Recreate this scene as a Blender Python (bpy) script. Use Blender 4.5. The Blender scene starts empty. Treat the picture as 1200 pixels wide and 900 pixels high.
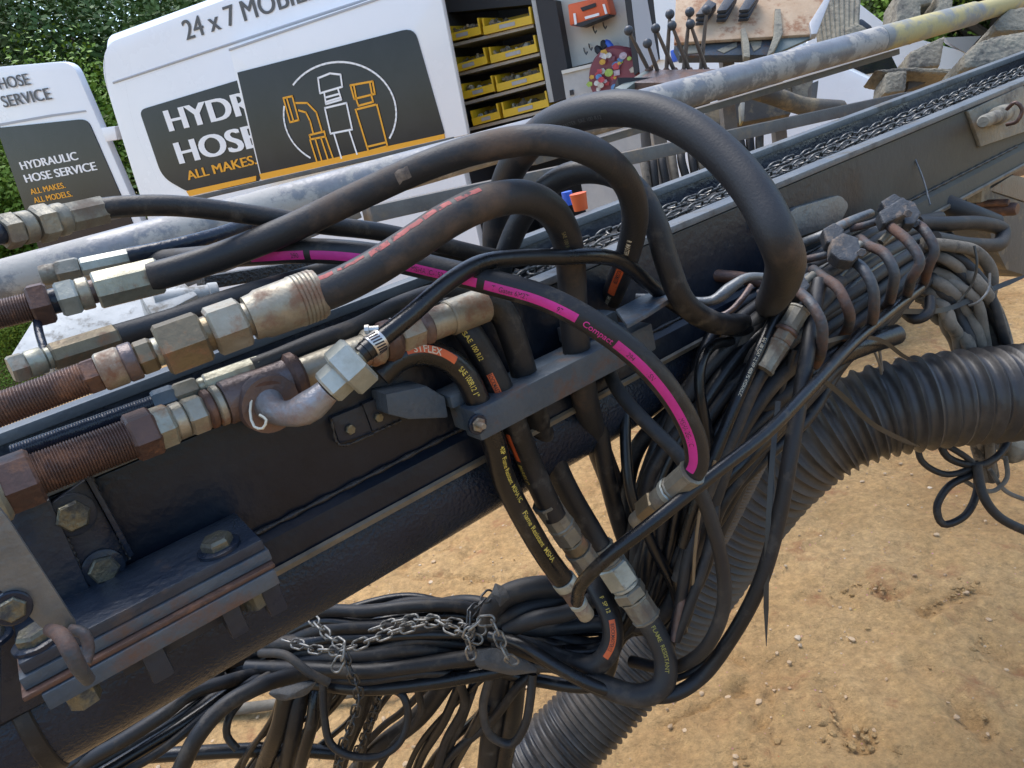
import bpy, bmesh, math, random
import numpy as np
from mathutils import Vector, Matrix, noise
random.seed(7)
S = bpy.context.scene
COL = S.collection
# ------------------------------------------------------------------ camera, sky, sun, exposure
f = 870.0; PITCH = math.radians(19); ROLL = math.radians(12.5)
Fv = Vector((0, math.cos(PITCH), -math.sin(PITCH)))
R0 = Vector((1, 0, 0)); U0 = Vector((0, math.sin(PITCH), math.cos(PITCH)))
Rv = R0*math.cos(ROLL) - U0*math.sin(ROLL); Uv = R0*math.sin(ROLL) + U0*math.cos(ROLL)
CAM = Vector((0, 0, 1.5))
cd = bpy.data.cameras.new('camera'); cam = bpy.data.objects.new('camera', cd); COL.objects.link(cam)
M = Matrix.Identity(4)
for i in range(3):
    M[i][0] = Rv[i]; M[i][1] = Uv[i]; M[i][2] = -Fv[i]; M[i][3] = CAM[i]
cam.matrix_world = M
cd.sensor_fit = 'HORIZONTAL'; cd.sensor_width = 36; cd.lens = 36*f/1200; cd.clip_end = 500; cd.clip_start = .02
S.camera = cam
W = bpy.data.worlds.new('World'); S.world = W; W.use_nodes = True
nt = W.node_tree; bg = nt.nodes['Background']
sky = nt.nodes.new('ShaderNodeTexSky'); sky.sky_type = 'NISHITA'; sky.sun_disc = False
SUN_EL, SUN_ROT = math.radians(70), math.radians(330)
sky.sun_elevation = SUN_EL; sky.sun_rotation = SUN_ROT; sky.dust_density = 1.2; sky.air_density = 1.2; sky.ozone_density = 1
nt.links.new(sky.outputs[0], bg.inputs[0]); bg.inputs[1].default_value = .15
sl = bpy.data.lights.new('sun', 'SUN'); sl.energy = 1.6; sl.angle = math.radians(40); sl.color = (1, .96, .91)
so = bpy.data.objects.new('sun', sl); COL.objects.link(so)
sd = Vector((math.sin(SUN_ROT)*math.cos(SUN_EL), math.cos(SUN_ROT)*math.cos(SUN_EL), math.sin(SUN_EL)))
so.rotation_euler = sd.to_track_quat('Z', 'Y').to_euler(); so.location = (0, -3, 8)
S.view_settings.view_transform = 'Standard'; S.view_settings.look = 'None'; S.view_settings.gamma = 1
S.view_settings.exposure = 1.22

# ------------------------------------------------------------------ geometry of the place
def ray(x, y): return Fv + Rv*((x-600)/f) - Uv*((y-450)/f)
def P(x, y, d): return CAM + ray(x, y)*d
def on(x, y, n, off, O):
    r = ray(x, y); t = ((O-CAM).dot(n)+off)/r.dot(n); return CAM + r*t
u = ray(1970, -225).normalized(); w = Vector((-u.y, u.x, 0)).normalized(); v = u.cross(w)
O = P(914, 213, 1.1)
def ms(s, ww, h): return O + u*s + w*ww + v*h       # mast coordinates
def sd_(x, y, off=0): return on(x, y, w, off, O)
def tp_(x, y, off=0): return on(x, y, v, off, O)
def mc(X): X = X-O; return X.dot(u), X.dot(w), X.dot(v)

# ------------------------------------------------------------------ materials
def nd(t, kind, **kw):
    n = t.nodes.new(kind)
    for k, val in kw.items(): setattr(n, k, val)
    return n
def mat(name, c1, c2=None, sc=8, r=(.5, .7), metal=0, bump=.3, bsc=120, c3=None, thr=.6, sc3=25, m3=0, r3=.85, soft=.06, coat=0, detail=6, bdist=.002, rings=None):
    m = bpy.data.materials.new(name); m.use_nodes = True; t = m.node_tree; L = t.links.new
    b = t.nodes['Principled BSDF']; tc = nd(t, 'ShaderNodeTexCoord')
    n1 = nd(t, 'ShaderNodeTexNoise'); n1.inputs['Scale'].default_value = sc; n1.inputs['Detail'].default_value = detail
    n1.inputs['Roughness'].default_value = .65; L(tc.outputs['Object'], n1.inputs['Vector'])
    mr = nd(t, 'ShaderNodeMapRange'); mr.inputs[1].default_value = .35; mr.inputs[2].default_value = .65; L(n1.outputs[0], mr.inputs[0])
    mx = nd(t, 'ShaderNodeMix', data_type='RGBA'); mx.inputs[6].default_value = (*c1, 1); mx.inputs[7].default_value = (*(c2 or c1), 1)
    L(mr.outputs[0], mx.inputs[0]); col = mx.outputs[2]
    rr = nd(t, 'ShaderNodeMapRange'); rr.inputs[3].default_value = r[0]; rr.inputs[4].default_value = r[1]; L(n1.outputs[0], rr.inputs[0])
    rr.inputs[1].default_value = .3; rr.inputs[2].default_value = .7
    rough = rr.outputs[0]; b.inputs['Metallic'].default_value = metal
    if c3:
        n3 = nd(t, 'ShaderNodeTexNoise'); n3.inputs['Scale'].default_value = sc3; n3.inputs['Detail'].default_value = 9; n3.inputs['Roughness'].default_value = .7
        L(tc.outputs['Object'], n3.inputs['Vector'])
        k = nd(t, 'ShaderNodeMapRange'); k.inputs[1].default_value = thr-soft; k.inputs[2].default_value = thr+soft; L(n3.outputs[0], k.inputs[0])
        m2 = nd(t, 'ShaderNodeMix', data_type='RGBA'); L(k.outputs[0], m2.inputs[0]); L(col, m2.inputs[6]); m2.inputs[7].default_value = (*c3, 1); col = m2.outputs[2]
        m4 = nd(t, 'ShaderNodeMix', data_type='FLOAT'); L(k.outputs[0], m4.inputs[0]); L(rough, m4.inputs[2]); m4.inputs[3].default_value = r3; rough = m4.outputs[0]
        m5 = nd(t, 'ShaderNodeMix', data_type='FLOAT'); L(k.outputs[0], m5.inputs[0]); m5.inputs[2].default_value = metal; m5.inputs[3].default_value = m3; L(m5.outputs[0], b.inputs['Metallic'])
    L(col, b.inputs['Base Color']); L(rough, b.inputs['Roughness'])
    b.inputs['Coat Weight'].default_value = coat
    if 'rubber' in name: b.inputs['Specular IOR Level'].default_value = .42; bdist = .0013
    if 'leaves' in name: b.inputs['Specular IOR Level'].default_value = .15
    if 'paint' in name or 'tube' in name or 'vinyl' in name: b.inputs['Specular IOR Level'].default_value = .3
    if bump:
        nb = nd(t, 'ShaderNodeTexNoise'); nb.inputs['Scale'].default_value = bsc; nb.inputs['Detail'].default_value = 5; L(tc.outputs['Object'], nb.inputs['Vector'])
        bp = nd(t, 'ShaderNodeBump'); bp.inputs['Strength'].default_value = bump; bp.inputs['Distance'].default_value = bdist
        L(nb.outputs[0], bp.inputs['Height']); L(bp.outputs[0], b.inputs['Normal'])
    return m
m_rub = mat('black_rubber', (.007, .008, .010), (.014, .014, .016), 14, (.4, .62), bump=.28, bsc=420, c3=(.075, .064, .052), thr=.62, sc3=34, soft=.09)
m_rubd = mat('dusty_rubber', (.012, .013, .016), (.026, .026, .026), 10, (.48, .66), bump=.25, bsc=400, c3=(.10, .082, .064), thr=.63, sc3=14, soft=.12)
m_rubb = mat('browned_rubber', (.012, .013, .016), (.022, .022, .024), 7, (.42, .62), bump=.25, bsc=400, c3=(.105, .07, .048), thr=.63, sc3=9, soft=.1)
m_glossy = mat('oily_rubber', (.004, .005, .007), (.009, .010, .012), 12, (.22, .38), bump=.3, bsc=200, c3=(.07, .06, .05), thr=.66, sc3=22, soft=.07)
m_clay = mat('clay_coated_rubber', (.20, .175, .14), (.10, .09, .075), 16, (.8, .95), bump=.8, bsc=160, c3=(.05, .047, .043), thr=.58, sc3=22, soft=.05)
m_zinc = mat('zinc_plated_steel', (.36, .355, .29), (.23, .225, .175), 22, (.38, .55), .65, .35, 150, c3=(.22, .12, .06), thr=.62, sc3=34, soft=.08)
m_zincb = mat('bright_zinc', (.40, .42, .39), (.27, .285, .25), 26, (.42, .6), .6, .3, 150, c3=(.16, .12, .08), thr=.65, sc3=40, soft=.06)
m_zincr = mat('rusty_zinc', (.34, .32, .26), (.21, .18, .13), 18, (.4, .6), .6, .4, 150, c3=(.17, .085, .05), thr=.56, sc3=30, soft=.08)
m_olive = mat('olive_brown_steel', (.20, .16, .10), (.12, .10, .07), 20, (.35, .55), .6, .4, 150, c3=(.20, .10, .05), thr=.6, sc3=30)
m_rust = mat('brown_rusty_steel', (.11, .06, .045), (.065, .042, .036), 20, (.35, .6), .35, .5, 180, c3=(.20, .09, .045), thr=.6, sc3=26, soft=.08)
m_rustb = mat('rusty_casting', (.10, .085, .09), (.13, .08, .06), 12, (.35, .55), .4, .7, 140, c3=(.20, .10, .06), thr=.6, sc3=20, soft=.09)
m_black = mat('dark_machine_paint', (.009, .014, .025), (.017, .024, .038), 6, (.16, .4), 0, .7, 110, c3=(.045, .04, .036), thr=.64, sc3=9, soft=.13, coat=0)
m_tube = mat('wet_black_tube', (.007, .012, .024), (.013, .021, .037), 9, (.16, .32), 0, .9, 230, c3=(.022, .020, .018), thr=.66, sc3=16, soft=.07, coat=0, bdist=.0022)
m_blue = mat('blue_grey_worn_paint', (.045, .07, .10), (.09, .11, .13), 16, (.35, .6), .1, .6, 160, c3=(.11, .08, .06), thr=.6, sc3=20, soft=.07)
m_bluer = mat('rust_streaked_blue_paint', (.045, .065, .09), (.085, .095, .105), 14, (.4, .6), .1, .6, 160, c3=(.12, .068, .045), thr=.59, sc3=18, soft=.07)
m_flange = mat('grey_blue_flange', (.085, .10, .115), (.13, .14, .145), 12, (.4, .6), .1, .4, 160, c3=(.09, .085, .075), thr=.58, sc3=14)
m_greasy = mat('greasy_grit', (.008, .008, .009), (.025, .024, .022), 60, (.25, .6), 0, 1, 260, c3=(.10, .09, .08), thr=.64, sc3=120, soft=.03, bdist=.004)
m_navy = mat('oily_navy_paint', (.014, .022, .038), (.028, .038, .054), 14, (.25, .5), .1, .8, 120, c3=(.09, .06, .045), thr=.62, sc3=18, soft=.07, coat=.2)
m_steel = mat('scuffed_grey_steel', (.11, .12, .13), (.20, .20, .19), 20, (.35, .6), .5, .5, 150, c3=(.20, .12, .07), thr=.62, sc3=24)
m_bolt = mat('oily_bolt_steel', (.15, .14, .10), (.09, .09, .075), 30, (.25, .5), .6, .6, 240, c3=(.04, .04, .04), thr=.55, sc3=60)
m_mud = mat('dried_mud', (.27, .24, .18), (.19, .175, .14), 16, (.85, .97), 0, .8, 60, c3=(.11, .10, .085), thr=.58, sc3=14, bdist=.007)
m_pole = mat('mud_smeared_grey_pole', (.235, .235, .24), (.145, .148, .155), 9, (.35, .6), .25, .5, 90, c3=(.38, .355, .32), thr=.52, sc3=9, soft=.03)
m_poley = mat('yellowed_pole_end', (.30, .29, .24), (.20, .21, .22), 8, (.45, .65), .15, .4, 90, c3=(.45, .38, .18), thr=.5, sc3=7, soft=.06)
m_chain = mat('worn_chain_steel', (.50, .49, .46), (.30, .29, .27), 40, (.28, .45), .8, .4, 200, c3=(.10, .07, .05), thr=.6, sc3=60)
m_chainw = mat('dirty_chain_steel', (.30, .29, .27), (.15, .145, .13), 50, (.35, .55), .7, .4, 200, c3=(.05, .045, .04), thr=.58, sc3=70)
m_hook = mat('dull_rusty_hook', (.055, .062, .07), (.04, .04, .042), 18, (.45, .65), .25, .7, 160, c3=(.10, .05, .032), thr=.55, sc3=22, soft=.1)
m_chaind = mat('dark_chain_steel', (.10, .10, .10), (.05, .05, .05), 40, (.3, .5), .7, .4, 200)
m_duct = mat('ribbed_duct_rubber', (.024, .024, .026), (.045, .043, .041), 8, (.3, .46), 0, .3, 200, c3=(.12, .10, .08), thr=.58, sc3=5, soft=.14)
m_pink = mat('pink_stripe_print', (.55, .02, .25), (.42, .018, .18), 20, (.5, .65), 0, .2, 200, c3=(.25, .03, .14), thr=.68, sc3=60)
m_redtape = mat('worn_red_stripe', (.42, .07, .06), (.25, .06, .055), 30, (.6, .75), 0, .3, 200, c3=(.06, .05, .05), thr=.54, sc3=90, soft=.04)
m_orl = mat('orange_label_print', (.62, .12, .03), (.5, .09, .03), 30, (.5, .7), 0, .1, 200, c3=(.08, .04, .03), thr=.66, sc3=120)
m_yel = mat('yellow_hose_print', (.62, .50, .10), (.5, .38, .07), 60, (.5, .7), 0, 0)
m_cream = mat('cream_hose_print', (.6, .55, .42), None, 60, (.5, .7), 0, 0)
m_blackp = mat('black_print', (.02, .015, .02), None, 10, (.5, .6), 0, 0)
m_white = mat('white_van_paint', (.80, .82, .86), (.77, .79, .83), 2, (.22, .3), 0, 0, coat=.4)
m_glass = mat('dark_vinyl_panel', (.010, .012, .020), (.018, .020, .030), 3, (.06, .1), 0, .02, 6, coat=.1)
m_or = mat('orange_vinyl', (.80, .38, .03), None, 3, (.4, .5), 0, 0)
m_wv = mat('white_vinyl', (.82, .83, .85), None, 3, (.4, .5), 0, 0)
m_gt = mat('grey_lettering', (.09, .095, .10), None, 3, (.5, .6), 0, 0)
m_seam = mat('grey_body_seam', (.36, .38, .42), None, 3, (.5, .6), 0, 0)
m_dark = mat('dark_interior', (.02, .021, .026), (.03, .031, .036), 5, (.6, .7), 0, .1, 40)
m_bin = mat('yellow_bin_plastic', (.70, .46, .02), (.62, .40, .02), 8, (.4, .5), 0, 0)
m_shelf = mat('pale_shelf_steel', (.42, .42, .42), (.34, .34, .35), 8, (.4, .5), .2, .1)
m_fit = mat('loose_brass_fittings', (.35, .29, .18), (.14, .13, .12), 60, (.35, .5), .5, .5, 90)
m_panel = mat('cream_wall_panel', (.62, .60, .54), (.55, .54, .50), 5, (.5, .6), 0, .1, c3=(.3, .28, .25), thr=.68, sc3=12)
m_red = mat('orange_red_case', (.75, .13, .03), (.62, .10, .03), 8, (.4, .5), 0, 0)
m_osb = mat('muddy_tan_board', (.42, .28, .17), (.50, .36, .24), 14, (.7, .85), 0, .5, 120, c3=(.30, .15, .08), thr=.56, sc3=18)
m_pad = mat('blue_black_pad', (.03, .035, .045), (.05, .055, .065), 30, (.4, .55), 0, .3, 150)
m_lever = mat('brown_lever_rod', (.10, .085, .075), (.16, .13, .11), 30, (.4, .6), .4, .3, 150)
m_bark = mat('bark', (.10, .08, .06), (.06, .05, .04), 8, (.8, .9), 0, .6, 30)
m_tarp = mat('white_painted_panel', (.76, .77, .80), None, 2, (.4, .5), 0, 0)
m_bluep = mat('blue_plastic', (.04, .12, .55), None, 5, (.4, .5), 0, 0)
m_tie = mat('black_plastic_tie', (.02, .02, .02), (.035, .035, .03), 20, (.35, .5), 0, .1)
m_cloth = mat('dark_grey_cloth', (.05, .05, .05), (.09, .085, .08), 30, (.8, .9), 0, .8, 300)
m_maroon = mat('maroon_plastic', (.16, .03, .05), None, 6, (.4, .5), 0, 0)
def leafmat(name, a, b_):
    m = mat(name, a, b_, .9, (.5, .65), 0, 0, detail=4); t = m.node_tree
    bs = t.nodes['Principled BSDF']
    bs.inputs['Subsurface Weight'].default_value = 0
    return m
m_leaf = [leafmat('deep_green_leaves', (.065, .125, .04), (.15, .21, .07)), leafmat('fresh_green_leaves', (.11, .20, .03), (.20, .30, .05)), leafmat('olive_green_leaves', (.06, .085, .035), (.13, .165, .06))]

# ------------------------------------------------------------------ mesh helpers
class MB:
    def __init__(s): s.v = []; s.f = []
    def add(s, vs, fs):
        b = len(s.v); s.v += [Vector(q) for q in vs]; s.f += [tuple(b+i for i in ff) for ff in fs]; return s
    def box(s, c, ax, ay, az):          # centre and three half axes
        q = [c+ax*i+ay*j+az*k for i in (-1, 1) for j in (-1, 1) for k in (-1, 1)]
        s.add(q, [(0, 1, 3, 2), (4, 6, 7, 5), (0, 4, 5, 1), (2, 3, 7, 6), (0, 2, 6, 4), (1, 5, 7, 3)]); return s
    def prism(s, poly, d):              # polygon of 3-D points extruded by vector d
        n = len(poly); s.add([*poly, *[q+d for q in poly]], [tuple(range(n))[::-1], tuple(range(n, 2*n))]+[(i, (i+1) % n, n+(i+1) % n, n+i) for i in range(n)]); return s
    def lathe(s, A, B, prof, n=24, rot=0):  # prof: (t, radius) along A->B
        ax = (B-A); dr = ax.normalized(); e = dr.orthogonal().normalized(); e = Matrix.Rotation(rot, 3, dr) @ e; g = dr.cross(e)
        vs = []
        for t, r in prof:
            for i in range(n):
                a = 2*math.pi*i/n; vs.append(A+ax*t+e*(r*math.cos(a))+g*(r*math.sin(a)))
        fs = []
        for k in range(len(prof)-1):
            for i in range(n): fs.append((k*n+i, k*n+(i+1) % n, (k+1)*n+(i+1) % n, (k+1)*n+i))
        fs.append(tuple(range(n))[::-1]); fs.append(tuple((len(prof)-1)*n+i for i in range(n)))
        s.add(vs, fs); return s
def tagit(o, label=None, cat=None, group=None, kind=None):
    if label: o['label'] = label
    if cat: o['category'] = cat
    if group: o['group'] = group
    if kind: o['kind'] = kind
    return o
def thing(name, label, cat, loc, group=None):
    o = bpy.data.objects.new(name, None); o.empty_display_size = .05; COL.objects.link(o); o.location = loc
    return tagit(o, label, cat, group)
def wloc(p):
    q = Vector((0, 0, 0))
    while p is not None: q += p.location; p = p.parent
    return q
def build(mb, name, m, parent=None, label=None, cat=None, group=None, kind=None, smooth=35, bevel=0, rough=0):
    base = wloc(parent) if parent else Vector((0, 0, 0))
    if not parent:
        a = np.array([q[:] for q in mb.v]); base = Vector(((a[:, 0].min()+a[:, 0].max())/2, (a[:, 1].min()+a[:, 1].max())/2, a[:, 2].min()))
        if kind == 'structure': base = Vector((0, 0, 0))
        loc = base
    else: loc = Vector((0, 0, 0))
    me = bpy.data.meshes.new(name); me.from_pydata([tuple(q-base) for q in mb.v], [], mb.f)
    bm = bmesh.new(); bm.from_mesh(me); bmesh.ops.recalc_face_normals(bm, faces=bm.faces)
    if bevel:
        es = [e for e in bm.edges if len(e.link_faces) == 2 and e.calc_face_angle() > .5]
        bmesh.ops.bevel(bm, geom=es, offset=bevel, segments=2, affect='EDGES', profile=.6, clamp_overlap=True)
    if rough:
        bmesh.ops.triangulate(bm, faces=bm.faces)
        for _ in range(4):
            es = [e for e in bm.edges if e.calc_length() > rough*1.6]
            if es: bmesh.ops.subdivide_edges(bm, edges=es, cuts=1); bmesh.ops.triangulate(bm, faces=[q for q in bm.faces if len(q.verts) > 3])
        bm.normal_update(); nv = [(q, q.normal.copy()) for q in bm.verts]
        for q, nn in nv: q.co += nn*(rough*(.55*noise.noise(q.co/rough*.45)+.45*noise.noise(q.co/rough*1.3)))
    bm.to_mesh(me); bm.free()
    if smooth:
        me.shade_smooth(); me.set_sharp_from_angle(angle=math.radians(smooth))
    me.materials.append(m)
    o = bpy.data.objects.new(name, me); COL.objects.link(o); o.parent = parent; o.location = loc
    return tagit(o, label, cat, group, kind)
def put(me, name, parent, mtx):         # an alike piece sharing its mesh
    o = bpy.data.objects.new(name, me); COL.objects.link(o); o.parent = parent
    o.matrix_local = Matrix.Translation(-wloc(parent)) @ mtx; return o

class Path:
    def __init__(s, pts, step=.006):
        q = [Vector(p) for p in pts]; q = [q[0]*2-q[1]]+q+[q[-1]*2-q[-2]]
        out = []
        for i in range(1, len(q)-2):
            p0, p1, p2, p3 = q[i-1:i+3]; L = (p2-p1).length; n = max(2, int(L/step))
            # centripetal Catmull-Rom
            t0 = 0; t1 = max(1e-5, (p1-p0).length)**.5; t2 = t1+max(1e-5, L)**.5; t3 = t2+max(1e-5, (p3-p2).length)**.5
            for k in range(n):
                t = t1+(t2-t1)*k/n
                A1 = p0*((t1-t)/(t1-t0))+p1*((t-t0)/(t1-t0)); A2 = p1*((t2-t)/(t2-t1))+p2*((t-t1)/(t2-t1)); A3 = p2*((t3-t)/(t3-t2))+p3*((t-t2)/(t3-t2))
                B1 = A1*((t2-t)/(t2-t0))+A2*((t-t0)/(t2-t0)); B2 = A2*((t3-t)/(t3-t1))+A3*((t-t1)/(t3-t1))
                out.append(B1*((t2-t)/(t2-t1))+B2*((t-t1)/(t2-t1)))
        out.append(q[-2]); s.p = out
        s.t = [(out[min(i+1, len(out)-1)]-out[max(i-1, 0)]).normalized() for i in range(len(out))]
        s.s = [0]
        for i in range(1, len(out)): s.s.append(s.s[-1]+(out[i]-out[i-1]).length)
        s.len = s.s[-1]
    def at(s, d):
        d = max(0, min(d, s.len-1e-6)); i = int(np.searchsorted(s.s, d, side='right'))-1; i = min(i, len(s.p)-2)
        k = (d-s.s[i])/max(1e-9, s.s[i+1]-s.s[i]); return s.p[i].lerp(s.p[i+1], k), s.t[i].lerp(s.t[i+1], k).normalized()
    def near(s, x, y):                  # arc length of the sample seen nearest to a photo position
        best = None
        for p, d in zip(s.p, s.s):
            c = p-CAM; z = c.dot(Fv); e = (600+f*c.dot(Rv)/z-x)**2+(450-f*c.dot(Uv)/z-y)**2
            if best is None or e < best[0]: best = (e, d)
        return best[1]
    def surf(s, d, th, r):
        p, t = s.at(d); n0 = (CAM-p); n0 = (n0-t*n0.dot(t)).normalized(); b = t.cross(n0)
        return p+(n0*math.cos(th)+b*math.sin(th))*r
def sweep(path, R, n=14, rf=None, cap=True):
    mb = MB(); p = path.p; t = path.t; e = t[0].orthogonal().normalized(); vs = []
    for i in range(len(p)):
        e = (e-t[i]*e.dot(t[i])).normalized(); g = t[i].cross(e); r = rf(path.s[i], path.len) if rf else R
        for k in range(n):
            a = 2*math.pi*k/n; vs.append(p[i]+e*(r*math.cos(a))+g*(r*math.sin(a)))
    fs = []
    for i in range(len(p)-1):
        for k in range(n): fs.append((i*n+k, i*n+(k+1) % n, (i+1)*n+(k+1) % n, (i+1)*n+k))
    if cap: fs.append(tuple(range(n))[::-1]); fs.append(tuple((len(p)-1)*n+k for k in range(n)))
    mb.add(vs, fs); return mb
def strip_on(path, s0, s1, t0, t1, R, m, name, parent, jag=0, label=None):
    mb = MB(); n = max(3, int((s1-s0)/.005)); k = 6; vs = []
    for i in range(n+1):
        j = random.uniform(-jag, jag)
        for q in range(k+1): vs.append(path.surf(s0+(s1-s0)*i/n, t0+(t1-t0)*q/k+j*(1 if q in (0, k) else 0), R))
    mb.add(vs, [(i*(k+1)+q, i*(k+1)+q+1, (i+1)*(k+1)+q+1, (i+1)*(k+1)+q) for i in range(n) for q in range(k)])
    return build(mb, name, m, parent, label=label, smooth=80)
def text_verts(txt, bold=0):
    c = bpy.data.curves.new('t', 'FONT'); c.body = txt; c.size = 1; c.resolution_u = 5; c.offset = bold
    o = bpy.data.objects.new('t', c); COL.objects.link(o); bpy.context.view_layer.update()
    me = bpy.data.meshes.new_from_object(o.evaluated_get(bpy.context.evaluated_depsgraph_get()))
    vs = [(q.co.x, q.co.y) for q in me.vertices]; fs = [tuple(p.vertices) for p in me.polygons]
    bpy.data.objects.remove(o); bpy.data.curves.remove(c); bpy.data.meshes.remove(me); return vs, fs
def text_on(path, s0, txt, size, th, R, m, parent, rev=False, wid=1.0, name='printed_lettering', bold=.01):
    vs, fs = text_verts(txt, min(bold, .01)); out = []
    for x, y in vs:
        yy = (y-.36)*size
        out.append(path.surf(s0+(-x if rev else x)*size*wid, th+(yy if rev else -yy)/R, R))
    mb = MB(); mb.add(out, fs); return build(mb, name, m, parent, smooth=0)
def text_flat(txt, A, B, up, hgt, nrm, m, parent, bold=.02, th=.004, name='lettering', fit=True):
    vs, fs = text_verts(txt, 0); xs = [q[0] for q in vs]; x0, x1 = min(xs), max(xs); cap = .70
    dx = (B-A)/(x1-x0); mb = MB(); out = [A+dx*(x-x0)+up*(y/cap*hgt) for x, y in vs]
    if bold > .02:                      # heavier strokes: a second and third impression beside the first
        e = dx*bold*.9; lay = (-e, e, e*0)
        for k, q in enumerate(lay): mb.add([o+q-nrm*(.0004*k) for o in out], fs)
    else: mb.add(out, fs)
    return build(mb, name, m, parent, smooth=0)

def hose(name, pts, R, m, label, group=None, n=14, cat='hose', part='hose_body', step=.007, rf=None):
    pts = [P(*q) if not isinstance(q, Vector) else q for q in pts]; pa = Path(pts, step)
    t = thing(name, label, cat, pts[0], group); build(sweep(pa, R, n, rf), part, m, t, smooth=60)
    return t, pa
def tube(parent, name, pts, R, m, n=12, step=.006, rf=None, **k):
    pts = [P(*q) if not isinstance(q, Vector) else q for q in pts]; pa = Path(pts, step); build(sweep(pa, R, n, rf), name, m, parent, smooth=60, **k); return pa

def fit(parent, A, B, segs, axis='x'):
    """fittings strung on one axis; segs: (name, kind, from, to, half width in photo units, material)"""
    a3, b3 = P(*A), P(*B)
    def T(X):
        k = (X-600)/f if axis == 'x' else -(X-450)/f; ax = Rv if axis == 'x' else Uv
        xa, xb = (a3-CAM).dot(ax), (b3-CAM).dot(ax); za, zb = (a3-CAM).dot(Fv), (b3-CAM).dot(Fv)
        return (k*za-xa)/((xb-xa)-k*(zb-za))
    for nm, kind, x0, x1, hw, m in segs:
        p, q = a3.lerp(b3, T(x0)), a3.lerp(b3, T(x1)); d = ((p+q)/2-CAM).dot(Fv); r = hw*d/f; L = (q-p).length; c = min(.0018/L, .12) if L else .1
        mb = MB()
        if kind == 'hex':
            ro = r*1.1; bm_prof = [(0, ro*.88), (c*1.3, ro), (1-c*1.3, ro), (1, ro*.88)]; mb.lathe(p, q, bm_prof, 6, rot=random.uniform(.2, .5))
        elif kind == 'oct': mb.lathe(p, q, [(0, r*.93), (c, r*1.03), (1-c, r*1.03), (1, r*.93)], 8, rot=.3)
        elif kind == 'cyl': mb.lathe(p, q, [(0, r*.93), (c, r), (1-c, r), (1, r*.93)], 28)
        elif kind == 'ring': mb.lathe(p, q, [(0, r*.85), (.25, r), (.75, r), (1, r*.85)], 28)
        elif kind == 'cone': mb.lathe(p, q, [(0, r*.72), (.25, r*.78), (.4, r), (.97, r), (1, r*.94)], 28)
        elif kind == 'fer':   # crimped ferrule with rings at its end
            pr = [(0, r*.86), (.12, r*.9), (.18, r*.97), (.62, r)]
            for k in range(6): z = .64+k*.055; pr += [(z, r*1.03), (z+.03, r*1.03), (z+.04, r*.99)]
            pr += [(1, r*.96)]; mb.lathe(p, q, pr, 32)
        elif kind == 'thr':
            pr = [(0, r*.95)]; N = max(6, int(L/.0021))
            for k in range(N): pr += [((k+.3)/N, r), ((k+.5)/N, r), ((k+.85)/N, r*.935)]
            pr += [(1, r*.95)]; mb.lathe(p, q, pr, 24)
        elif kind == 'crimp':  # eight flats pressed into a round sleeve
            pr = [(0, r), (.08, r*1.02), (.12, r*.95), (.88, r*.95), (.92, r*1.02), (1, r)]; mb.lathe(p, q, pr, 10, rot=.2)
        build(mb, nm, m, parent, smooth=30 if kind not in ('hex', 'oct') else 20)
    return a3, b3

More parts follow.
